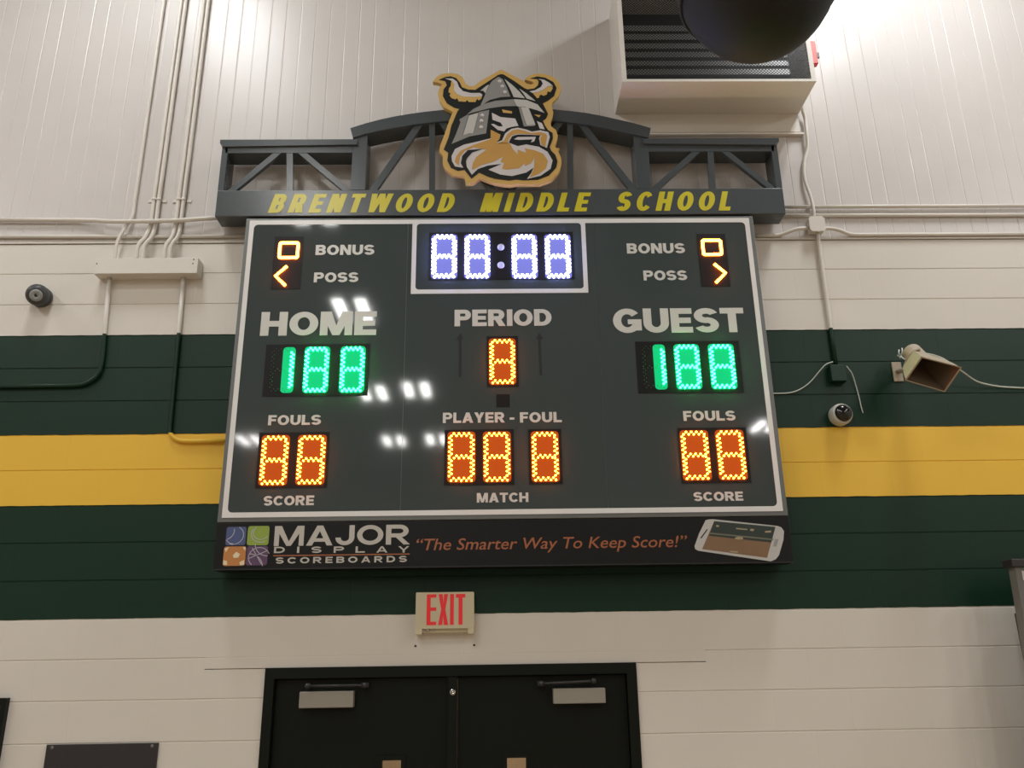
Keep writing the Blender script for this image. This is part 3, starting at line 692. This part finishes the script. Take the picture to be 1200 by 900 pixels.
mb.lathe([(.012, 0), (.012, .01), (.006, .016), (0, .017)], (c.x, -xd+.02, zc-.004), (0, -1, 0), 12); mb.lathe([(.006, 0), (.006, .01), (0, .013)], (c.x+.035, -xd+.02, zc-.004), (0, -1, 0), 10)
mb.build('test_button', M['chrome'], ex)
for i, (u, v) in enumerate(((487, 757), (555.7, 756))):
    c = P(u, v); o = MB().lathe([(.006, 0), (.006, .003), (.003, .005), (0, .005)], (c.x, 0, c.z), (0, -1, 0), 10).build('wall_screw', M['dark'])
    tag(o, ('left' if i == 0 else 'right')+' of the two dark screws in the white blocks just below the exit sign', 'screw', 'screws below the exit sign')

# ------------------------------------------------------------------ double doors
zi = P(322, 795.6, .0).z; xi0 = P(321.8, 797).x; xi1 = P(734.3, 790).x
mb = MB(); fy0, fy1 = -.012, .13
mb.box(DX0, xi0, fy0, fy1, 0, DZ1); mb.box(xi1, DX1, fy0, fy1, 0, DZ1); mb.box(xi0, xi1, fy0, fy1, zi, DZ1)
mb.box(xi0, xi0+.015, .075, fy1, 0, zi); mb.box(xi1-.015, xi1, .075, fy1, 0, zi); mb.box(xi0+.015, xi1-.015, .075, fy1, zi-.015, zi)
fr = struct(mb.build('trim_2', M['dgreen']))
dy = .03                                      # door face, set back in the frame
xm0, xm1 = P(524.5, 815, -.0).x, P(535.5, 815, -.0).x
mu = struct(MB().box(xm0, xm1, .0, .07, 0, zi-.0, .003).build('trim_3', M['dgreen']))
c = P(530.6, 811, 0)
kb = MB().lathe([(.017, 0), (.017, .008), (.012, .012), (.005, .012), (.005, .008), (0, .008)], (c.x, 0, c.z), (0, -1, 0), 20).build('lock_cylinder', M['chrome'], mu)
def door(nm, x0, x1, win, body, arm, rivs):
    wx0, wx1 = P(win[0], 893, -dy).x, P(win[1], 893, -dy).x; wz1 = P(sum(win[:2])/2, win[2], -dy).z; wz0 = wz1-.62
    d = bpy.data.objects.new(nm, None); COL.objects.link(d); d.location = ((x0+x1)/2, dy, .008); struct(d)
    mb = MB(); z1 = zi-.006
    mb.box(x0, wx0, dy, dy+.045, .008, z1); mb.box(wx1, x1, dy, dy+.045, .008, z1); mb.box(wx0, wx1, dy, dy+.045, wz1, z1); mb.box(wx0, wx1, dy, dy+.045, .008, wz0)
    mb.build('door_leaf', M['dgreen'], d)
    f = .022
    mb = MB(); mb.frame([(wx0-f, wz0-f), (wx1+f, wz0-f), (wx1+f, wz1+f), (wx0-f, wz1+f)], [(wx0, wz0), (wx1, wz0), (wx1, wz1), (wx0, wz1)], dy-.008, dy+.005)
    fo = mb.build('window_frame', M['dgreen'], d)
    gl = bpy.data.materials.new('door_glass'); gl.use_nodes = True; b = gl.node_tree.nodes['Principled BSDF']
    b.inputs['Transmission Weight'].default_value = 1; b.inputs['Roughness'].default_value = .02; b.inputs['IOR'].default_value = 1.45
    MB().box(wx0, wx1, dy+.02, dy+.026, wz0, wz1).build('pane', gl, fo)
    r = pbox(*body, 0)
    o = MB().box(r[0], r[1], dy-.055, dy, r[2], r[3], .004).build('door_closer', M['alu'], d)
    p, q = P(*arm[0], .02), P(*arm[1], .02)
    mb = MB(); mb.tube([(p.x, -.03, p.z), (q.x, -.03, q.z)], .007, 8)
    for e in (p, q): mb.lathe([(.014, -.02), (.014, .012), (0, .014)], (e.x, -.025, e.z), (0, -1, 0), 14)
    mb.box(q.x-.02, q.x+.02, -.025, dy, q.z-.012, q.z+.012)
    mb.build('closer_arm', M['dark'], o)
    mb = MB()
    zz = 1.02; mb.tube([(x0+.1, dy-.06, zz), (x1-.1, dy-.06, zz)], .018, 10); mb.box(x0+.08, x0+.16, dy-.05, dy, zz-.04, zz+.04); mb.box(x1-.16, x1-.08, dy-.05, dy, zz-.04, zz+.04)
    mb.build('push_bar', M['alu'], d)
door('door_1', xi0+.003, xm0-.002, (447.2, 470, 891), (351.6, 414.8, 810, 829.3), ((361, 803.8), (427.5, 803)), 0)
door('door_2', xm1+.002, xi1-.003, (594.2, 616.5, 888), (648, 709, 806.3, 824.2), ((695.5, 798), (634, 801.2)), 0)

# ------------------------------------------------------------------ air unit on the wall
ux0, ux1 = .800, 2.012; uz0, uz1 = Z0+3.155, Z0+3.945; ud = .345
zg = uz0
un = thing('air_handling_unit', ((ux0+ux1)/2, -ud/2, uz0), 'beige wall-hung air unit with dark perforated grille, right of the emblem', 'air unit')
t = .018
mb = MB(); mb.box(ux0, ux1, -ud, 0-.001, uz0, uz0+t); mb.box(ux0, ux1, -ud, -.001, uz1-t, uz1); mb.box(ux0, ux0+t*1.6, -ud, -.001, uz0+t, uz1-t); mb.box(ux1-t*1.6, ux1, -ud, -.001, uz0+t, uz1-t)
mb.box(ux0+t, ux1-t, -.03, -.001, uz0+t, uz1-t)
mb.build('casing', M['beige'], un)
gm = bpy.data.materials.new('perforated_metal'); gm.use_nodes = True
nt = gm.node_tree; N = nt.nodes.new; L = nt.links.new
tc = N('ShaderNodeNewGeometry'); mp = N('ShaderNodeMapping'); mp.inputs['Rotation'].default_value = (0, math.radians(45), 0); mp.inputs['Scale'].default_value = (70, 0, 70)
L(tc.outputs['Position'], mp.inputs[0]); vr = N('ShaderNodeTexVoronoi'); vr.inputs['Randomness'].default_value = 0; vr.inputs['Scale'].default_value = 1; L(mp.outputs[0], vr.inputs['Vector'])
lt = N('ShaderNodeMath'); lt.operation = 'GREATER_THAN'; lt.inputs[1].default_value = .43; L(vr.outputs['Distance'], lt.inputs[0])
tp = N('ShaderNodeBsdfTransparent'); ms = N('ShaderNodeMixShader'); b = nt.nodes['Principled BSDF']
b.inputs['Base Color'].default_value = (.05, .05, .05, 1); b.inputs['Roughness'].default_value = .3; b.inputs['Metallic'].default_value = .7
L(lt.outputs[0], ms.inputs[0]); L(tp.outputs[0], ms.inputs[1]); L(b.outputs[0], ms.inputs[2]); L(ms.outputs[0], nt.nodes['Material Output'].inputs[0])
MB().box(ux0+t*1.6, ux1-t*1.6, -ud+.006, -ud+.008, uz0+t, uz1-t).build('grille', gm, un)
MB().box(ux0+t*1.6, ux1-t*1.6, -.06, -.031, uz0+t, uz1-t).build('coil', M['gap'], un)
sx1 = P(921, 60, ud-.03).x
for v0, v1 in ((31, 38), (41, 48), (52, 58.5), (62, 68.5), (72.5, 78.5), (82, 89)):
    za, zb_ = P(800, v1, ud-.03).z, P(800, v0, ud-.03).z
    MB().hexa([(ux0+.032, -ud+.021, zb_), (sx1, -ud+.021, zb_), (sx1, -ud+.0168, za), (ux0+.032, -ud+.0168, za)],
              [(ux0+.032, -ud+.026, zb_), (sx1, -ud+.026, zb_), (sx1, -ud+.0218, za), (ux0+.032, -ud+.0218, za)]).build('louver', M['slat'], un)
MB().box(ux0, ux1-.004, -.02, -.001, P(800, 157, 0).z, uz0-.0005).build('mounting_strip', M['beige'], un)
mb = MB(); c = P(952, 60, ud*.6); xr = P(955.5, 66, .16).x; mb.box(ux1, xr, -.19, -.15, P(951, 79, .15).z, P(951, 53, .15).z, .003)
mb.build('disconnect_switch', M['red'], un)
MB().box(xr, xr+.03, -.155, -.145, P(951, 68, .15).z, P(951, 62, .15).z).build('switch_handle', M['dark'], un)
MB().box(P(758, 158, .0).x, P(940, 157, 0).x, -.03, -.001, P(850, 158.6, 0).z-.012, P(850, 158.6, 0).z).build('support_rail', M['beige'], un)

# ------------------------------------------------------------------ black round bundle hanging in front of it
hy = 1.5
c = P(884, -48, hy); R = (P(884, 53, hy)-c).length
hb = thing('hanging_bundle', (c.x, c.y, c.z-R), 'big round black fabric bundle hanging in front of the air unit', 'bundle')
mb = MB(); rx = (P(975, -5, hy).x-P(795, -5, hy).x)/2*1.08
prof = []
for k in range(25):
    a = -math.pi/2 + math.pi*k/24
    prof.append((rx*abs(math.cos(a))**.92, R*math.sin(a)))
mb.lathe(prof, c, (0, 0, 1), 48).build('cover', M['fabric'], hb)
MB().tube([(c.x+rx*.93*math.cos(q), c.y+rx*.93*math.sin(q), c.z-R*.42) for q in [2*math.pi*i/40 for i in range(41)]], .008, 6, False).build('seam', M['fabric'], hb)
MB().tube([(c.x, c.y, c.z+R*.97), (c.x, c.y, 8.0)], .012, 8).build('rope', M['dark'], hb)

# ------------------------------------------------------------------ electrical trough and conduits, left
t0, t1 = P(109.5, 320.7, .09), P(230.4, 320, .09)
ztt = P(170, 302.3, .09).z; ztb = (t0.z+t1.z)/2
tr_ = thing('wiring_trough', ((t0.x+t1.x)/2, -.045, ztb), 'long shallow beige wiring box under the bent conduits, left of the scoreboard', 'electrical box')
MB().box(t0.x, t1.x, -.09, -.001, ztb, ztt, .002).build('box', M['beige'], tr_)
mb = MB()
for u, v in ((113.5, 309), (227, 304), (226, 309)):
    q = P(u, v, .09); mb.lathe([(.004, 0), (.004, .002), (0, .003)], (q.x, -.09, q.z), (0, -1, 0), 8)
mb.build('screws', M['dark'], tr_)
CR = .0125
def run(pts, r, d0=.022, n=5, raw=None):
    return [Vector(q) for q in smooth([P(u, v, d) for u, v, d in pts], n)]
def conduit(pts, r, label, group=None, straps=(), sm=True, name='conduit', m=None):
    q = [P(u, v, d) for u, v, d in pts]
    q = smooth(q, 6) if sm else q
    o = MB().tube(q, r, 10).build(name, m or M['conduit'])
    tag(o, label, 'conduit' if name == 'conduit' else 'cable', group)
    for (u, v) in straps:
        c = P(u, v, .022); mb = MB(); mb.box(c.x-.035-r, c.x+.035+r, -.005, -.0005, c.z-.009, c.z+.009)
        mb.tube([(c.x, -.022, c.z-.009), (c.x, -.022, c.z+.009)], r+.002, 10); 
        bmesh.ops.translate(mb.bm, vec=-o.location, verts=mb.bm.verts[:])
        me = bpy.data.meshes.new('strap'); mb.bm.to_mesh(me); mb.bm.free(); me.materials.append(M['beige'])
        s = bpy.data.objects.new('strap', me); COL.objects.link(s); s.parent = o
    return o
zt_ = ztt
g1 = 'bent conduits dropping into the wiring trough'
def drop(x_top, pts, r, label, straps=()):
    """straight from above, then an offset bend out to the trough's top"""
    a = P(*pts[0], .022); up = P(*x_top, .022); top = up+(up-a)*.6
    top.x = a.x; up.x = a.x
    q = [top, up, Vector((a.x, -.022, a.z+.1)), a, P(*pts[1], .04), P(*pts[2], .06)]
    e = q[-1]; q.append(Vector((e.x, -.06, ztt+.001)))
    L_ = [q[0], q[1]]+smooth(q[2:], 6)
    o = MB().tube(L_, r, 10).build('conduit', M['conduit']); tag(o, label, 'conduit', g1)
    for (u, v) in straps:
        c = P(u, v, .022); c.x = a.x; mb = MB(); mb.box(c.x-.03-r, c.x+.03+r, -.006, -.0005, c.z-.009, c.z+.009)
        mb.tube([(c.x, -.022, c.z-.009), (c.x, -.022, c.z+.009)], r+.002, 10)
        bmesh.ops.translate(mb.bm, vec=-o.location, verts=mb.bm.verts[:])
        me = bpy.data.meshes.new('strap'); mb.bm.to_mesh(me); mb.bm.free(); me.materials.append(M['beige'])
        s = bpy.data.objects.new('strap', me); COL.objects.link(s); s.parent = o
drop((193, 0), ((155.5, 253), (146, 268), (137.5, 284)), .0105, 'thin vertical conduit, leftmost of those entering the top of the wiring trough')
drop((211.3, 0), ((176.8, 262), (171, 277), (162, 288)), CR, 'second vertical conduit from the left above the wiring trough', [(179, 234)])
drop((217, 0), ((182.5, 262), (178, 277), (169.5, 288)), CR, 'middle one of the five vertical conduits above the wiring trough', [(185.5, 234)])
drop((241, 0), ((206, 262), (202, 277), (194.5, 288)), CR, 'second vertical conduit from the right above the wiring trough', [(208.5, 234)])
drop((247, 0), ((211.8, 262), (208.5, 277), (201, 288)), CR, 'rightmost vertical conduit above the wiring trough, nearest the scoreboard', [(215, 234)])
def pline(L_): return [P(*p) for p in L_]
a = P(126.5, 331, .04)
q = [Vector((a.x, -.03, ztb+.002)), P(123, 385, .018)]+smooth([P(122.3, 396, .015), P(119.5, 425, .015), P(114, 440, .015), P(100, 449.5, .015), P(85, 451.8, .015)], 5)+[P(-25, 453.5, .015)]
tag(MB().tube(q, .0125, 10).build('conduit', M['conduit']), 'conduit dropping from the trough and turning left across the green band', 'conduit')
a = P(213.3, 331, .04)
q = [Vector((a.x, -.03, ztb+.002)), P(209.5, 393, .018)]+smooth([P(199.8, 495, .016), P(199.3, 504, .016), P(202, 511, .016), P(210, 516, .016), P(222, 517, .016)], 5)+[P(263, 516.6, .016)]
tag(MB().tube(q, .0125, 10).build('conduit', M['conduit']), 'conduit dropping from the trough and turning right on the yellow band', 'conduit')
# horizontal runs
g2 = 'level conduits along the top of the block wall'
L1 = [P(-30, 257.6, .02), P(90, 258, .02)]+smooth([P(113, 258.3, .03), P(130, 259.5, .05), P(170, 259.3, .052), P(210, 258.2, .05), P(235, 256.5, .04)], 5)+[P(262, 255.2, .03)]
tag(MB().tube(L1, .0135, 10).build('conduit', M['conduit']), 'upper level conduit passing in front of the vertical ones, left of the scoreboard', 'conduit', g2)
tag(MB().tube([P(-30, 277.6, .012), P(290, 277, .012)], .0115, 10).build('conduit', M['conduit']), 'lower level conduit behind the vertical ones, left of the scoreboard', 'conduit', g2)
tag(MB().tube([P(905, 242.6, .02), P(1225, 241, .02)], .0115, 10).build('conduit', M['conduit']), 'topmost level conduit, right of the scoreboard', 'conduit', g2)
tag(MB().tube([P(905, 252.7, .013), P(1225, 251.7, .013)], .0115, 10).build('conduit', M['conduit']), 'middle level conduit, right of the scoreboard', 'conduit', g2)
bx = P(957.5, 262, .07)
L3 = smooth([Vector((bx.x+.04, -.03, P(968, 267.5, .03).z)), P(975, 268, .03), P(984, 270, .026), P(996, 274.5, .014), P(1008, 275.2, .013)], 5)+[P(1225, 274, .013)]
tag(MB().tube(L3, .0115, 10).build('conduit', M['conduit']), 'lowest level conduit, bending out of the junction box to the right', 'conduit', g2)
L4 = smooth([Vector((bx.x-.04, -.03, P(946, 267.5, .03).z)), P(936, 268, .03), P(926, 271, .025), P(914, 275.2, .014), P(902, 276, .013)], 5)+[P(885, 276.2, .013)]
tag(MB().tube(L4, .0115, 10).build('conduit', M['conduit']), 'short conduit bending from the beige junction box left behind the scoreboard', 'conduit', g2)
for i, (u0, v0, n, du) in enumerate(((1020, 242.5, 4, 52),)):
    pass
jb = thing('junction_box', (bx.x, -.035, P(957.5, 271, .07).z), 'beige square junction box where conduits meet, right of the school name', 'electrical box')
r = pbox(948.5, 967, 253.3, 270.6, .065); ch = .014
MB().box(r[0]+.006, r[1]-.006, -.055, -.001, r[2]+.006, r[3]-.006, .002).build('box', M['beige'], jb)
MB().prism([(r[0]+ch, r[2]), (r[1]-ch, r[2]), (r[1], r[2]+ch), (r[1], r[3]-ch), (r[1]-ch, r[3]), (r[0]+ch, r[3]), (r[0], r[3]-ch), (r[0], r[2]+ch)], -.065, -.055).build('cover', M['beige'], jb)
a = P(957.8, 271, .03); q2 = P(975, 396, .016); q3 = P(980.5, 428, .016)
tag(MB().tube([Vector((q2.x, -.03, r[2]+.012)), Vector((q2.x, -.02, a.z-.08)), q2, Vector((q2.x, -.016, q3.z))], .0125, 10).build('conduit', M['conduit']), 'conduit running straight down from the beige junction box to the green one', 'conduit')
r = pbox(974, 992, 427, 446.3, .05)
gb = MB().box(r[0], r[1], -.05, -.001, r[2], r[3], .003).build('outlet_box', M['conduit']); tag(gb, 'dark green outlet box on the green band, above the white dome camera', 'electrical box')
fx = smooth([P(953.5, 254.5, .03), P(953.5, 247, .035), P(950, 231, .03), P(944, 214, .025), P(942, 200, .022), P(943, 187, .022), P(946, 174, .022), P(945.5, 158, .034), P(943.5, 140, .025), Vector((2.028, -.05, P(945, 128, .03).z)), Vector((2.03, -.09, P(949, 112, .06).z))], 6)
tag(MB().tube(fx, .011, 8).build('flexible_cable', M['beige']), 'wavy beige flexible cable from the junction box up to the air unit', 'cable')
wr = smooth([P(976, 424, .02), P(968, 427, .03), P(961, 434, .02), P(950, 447, .008), P(938, 456, .006), P(924, 460.5, .006), P(900, 461, .006)], 6)
tag(MB().tube(wr, .0035, 6).build('wire', M['cable']), 'thin white wire from the green outlet box left to the scoreboard', 'cable')
wr = smooth([P(992, 429, .03), P(998.5, 438, .02), P(1003, 452, .01), P(1007, 467, .008), P(1009, 476, .008), P(1011.3, 484, .008)], 6)
o = MB().tube(wr, .003, 6).build('wire', M['cable']); tag(o, 'short pale wire dangling right of the green outlet box', 'cable')

# ------------------------------------------------------------------ black turret camera, left
b0 = P(50.5, 350, 0); f0 = P(44, 348.5, .1)
tc_ = thing('turret_camera', (b0.x, 0, b0.z), 'dark grey round camera on white wall, far left', 'camera')
MB().lathe([(.052, 0), (.056, .006), (.056, .03), (.048, .04), (0, .04)], (b0.x, -.001, b0.z), (0, -1, 0), 32).build('base', M['graphite'], tc_)
ax = (f0-Vector((b0.x, -.03, b0.z))).normalized()
mb = MB(); prof = [(0, -.035), (.03, -.033), (.052, -.015), (.058, .005), (.055, .025), (.046, .04), (.036, .046), (0, .046)]
cb = Vector((b0.x, -.05, b0.z))+ax*.008
mb.lathe(prof, cb, ax, 32); mb.build('head', M['graphite'], tc_)
MB().lathe([(.032, .046), (.03, .049), (.008, .049), (.008, .047), (0, .047)], cb, ax, 24).build('lens_plate', mat('lens_grey', (150, 155, 155), .3), tc_)
MB().lathe([(.008, .0475), (.005, .051), (0, .052)], cb, ax, 14).build('lens', M['lens'], tc_)

for o in tc_.children: o.scale = (1.12, 1.12, 1.12)

# ------------------------------------------------------------------ white dome camera, right
c = P(984.5, 486.5, .03)
dc = thing('dome_camera', (c.x, 0, c.z), 'white round camera with smoked dome on the green band, right of the scoreboard', 'camera')
MB().lathe([(.058, 0), (.062, .008), (.062, .03), (.058, .045), (0, .045)], (c.x, -.001, c.z), (0, -1, 0), 32).build('base', M['white'], dc)
ax = Vector((.1, -1, .0)).normalized(); cb = Vector((c.x, -.045, c.z))
MB().lathe([(.058, -.012), (.063, 0), (.062, .012), (.0585, .022), (.053, .027), (.0505, .025), (0, .025)], cb, ax, 32).build('shell', M['white'], dc)
MB().lathe([(.05, .025)]+[(.05*math.cos(k*math.pi/16), .025+.036*math.sin(k*math.pi/16)) for k in range(1, 8)]+[(0, .061)], cb, ax, 28).build('dome', M['lens'], dc)

# ------------------------------------------------------------------ horn loudspeaker, right
mc = P(1094, 438.5, .36); dcn = P(1068.5, 412.5, .17)
ax = (mc-dcn).normalized()
hs = thing('horn_loudspeaker', (P(1051, 436, 0).x, 0, P(1051, 447, 0).z), 'beige square-mouthed horn loudspeaker pointing right and down, on the green band', 'loudspeaker')
mouth = [ray_plane(u, v, mc, ax) for u, v in ((1080, 418.5), (1126.5, 430.5), (1107, 459), (1061, 445.5))]
mcen = sum(mouth, Vector())/4
U_ = (mouth[1]-mouth[0]+mouth[2]-mouth[3]).normalized(); U_ = (U_-ax*U_.dot(ax)).normalized(); V_ = ax.cross(U_)
hw = [((p-mcen).dot(U_), (p-mcen).dot(V_)) for p in mouth]
ml = (mcen-dcn).length
def sect(t, k, blend, sh=0.0, n=7):
    """section at t along the horn: blend 0 = round, 1 = the mouth's outline scaled by k"""
    out = []
    cen = dcn+(mcen-dcn)*t
    for i in range(4):
        a, b = hw[i], hw[(i+1) % 4]
        for j in range(n):
            s = j/n; x, z = a[0]+(b[0]-a[0])*s, a[1]+(b[1]-a[1])*s
            rr = math.hypot(x, z); R0 = .052
            X = (x*k)*blend+(x/rr*R0)*(1-blend)-0; Z = (z*k)*blend+(z/rr*R0)*(1-blend)
            if sh: X -= X/math.hypot(X, Z)*sh; Z -= Z/math.hypot(X, Z)*sh
            out.append(cen+U_*X+V_*Z)
    return out
mb = MB()
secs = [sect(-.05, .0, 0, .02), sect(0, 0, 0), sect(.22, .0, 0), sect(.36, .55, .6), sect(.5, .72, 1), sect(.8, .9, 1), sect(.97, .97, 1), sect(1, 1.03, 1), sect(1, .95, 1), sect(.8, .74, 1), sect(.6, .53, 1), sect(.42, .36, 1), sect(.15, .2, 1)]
def loft(secs, nm, m, cap0, cap1):
    mb = MB(); rg = [[mb.bm.verts.new(p) for p in s_] for s_ in secs]; n = len(rg[0])
    for a, b in zip(rg, rg[1:]):
        for k_ in range(n): mb._face((a[k_], a[(k_+1) % n], b[(k_+1) % n], b[k_]))
    if cap0: mb._face(rg[0][::-1])
    if cap1: mb._face(rg[-1])
    return mb.build(nm, m, hs)
loft(secs[:9], 'bell', M['horn'], True, False)
loft(secs[8:], 'bell_inside', mat('shaded_horn_inside', (92, 76, 58), .6, bump=.05), False, True)  # inside of the bell coloured darker to stand for the shade in it
MB().lathe([(.03, 0), (.028, .02), (.012, .04), (0, .045)], dcn+(mcen-dcn)*.17, ax, 20).build('driver_plug', M['horn'], hs)
r = pbox(1045.5, 1056.5, 425, 447.5, .0)
bp0 = P(1051, 436, 0)
mb = MB(); mb.box(r[0], r[1], -.012, -.001, r[2], r[3], .002)
st = P(1057, 436, .05)
mb.tube([(bp0.x, -.01, bp0.z), (st.x, -.09, st.z), tuple(dcn+(mcen-dcn)*.12-U_*.03)], .014, 10)
q0 = dcn+(mcen-dcn)*.3; 
mb.tube([tuple(q0+(U_*math.cos(a)+V_*math.sin(a))*.058) for a in [math.pi*(.6+.9*i/10) for i in range(11)]], .008, 8)
mb.build('bracket', M['horn'], hs)
cb_ = smooth([P(1055, 417, .1), P(1062, 421, .13), P(1078, 414, .19), P(1100, 418, .2), P(1116, 427, .17), P(1130, 437, .1), P(1145, 447, .05), P(1165, 452, .02), P(1185, 454, .012), P(1225, 455.5, .012)], 7)
tag(MB().tube(cb_, .0045, 6).build('speaker_cable', M['cable']), 'white cable looping over the horn loudspeaker and off to the right', 'cable')
mb = MB()
for du, dv in ((-4, -8), (2, -10), (-6, -2), (-2, 2)):
    mb.tube([P(1056, 418, .1), P(1056+du*.7, 418+dv*.6, .11), P(1056+du*.6, 418+dv, .1)], .004, 6)
mb.build('wire_ends', M['cable'], hs)

# ------------------------------------------------------------------ lower corners
r0 = P(56, 872.8, 0); r1 = P(186.7, 870, 0)
pl = thing('steel_plate', ((r0.x+r1.x)/2, 0, r0.z-.36), 'flat black steel plate on the white blocks, left of the doors', 'plate')
zt = (r0.z+r1.z)/2
MB().box(r0.x, r1.x, -.012, -.0005, zt-.36, zt, .002).build('plate', mat('black_plate', (46, 44, 46), .4), pl)
mb = MB()
for x, z in ((r1.x-.03, zt-.015), (r0.x+.03, zt-.015), (r0.x+.03, zt-.34), (r1.x-.03, zt-.34)):
    mb.lathe([(.009, 0), (.008, .003), (0, .004)], (x, -.012, z), (0, -1, 0), 10)
mb.build('screws', M['grey_metal'], pl)
c = P(8.5, 818, .03)
nb = thing('notice_board', (c.x-.45, 0, c.z-1.0), 'dark board in a green-black frame at the lower left edge', 'board')
MB().frame([(c.x-.9, c.z-1.0), (c.x, c.z-1.0), (c.x, c.z), (c.x-.9, c.z)], [(c.x-.86, c.z-.96), (c.x-.025, c.z-.96), (c.x-.025, c.z-.035), (c.x-.86, c.z-.035)], -.035, -.001).build('frame', M['dgreen'], nb)
MB().box(c.x-.86, c.x-.025, -.02, -.001, c.z-.96, c.z-.035).build('board', M['graphite'], nb)
# grey cabinet, lower right
g = P(1189.5, 664.5, .3); g2_ = P(1200, 742, .3)
cab = thing('equipment_cabinet', (g.x+.3, -.2, 0), 'tall grey metal cabinet with a black cap at the right edge', 'cabinet')
sl = (g2_.x-g.x)/(g.z-g2_.z)
xb = g.x+sl*g.z*.5
cx1 = g.x+.55
MB().hexa([(xb, -.3, 0), (cx1, -.3, 0), (cx1, -.3, g.z), (g.x, -.3, g.z)], [(xb, -.24, 0), (cx1, -.24, 0), (cx1, -.24, g.z), (g.x, -.24, g.z)]).build('body', M['grey_metal'], cab)
z1 = P(1186, 655, .31).z
MB().box(P(1185.5, 660, .31).x, cx1+.02, -.315, -.225, g.z, z1, .004).build('cap', M['dark'], cab)
s0 = P(1188.5, 719, .03)
MB().box(s0.x, s0.x+.04, -.24, -.03, 0, s0.z).build('rear_post', M['dark'], cab)
MB().box(P(1197.5, 672, .3).x, P(1206, 672, .3).x, -.302, -.3, P(1200, 680, .3).z, P(1200, 669, .3).z).build('sticker', mat('sticker_white', (200, 190, 190), .5), cab)
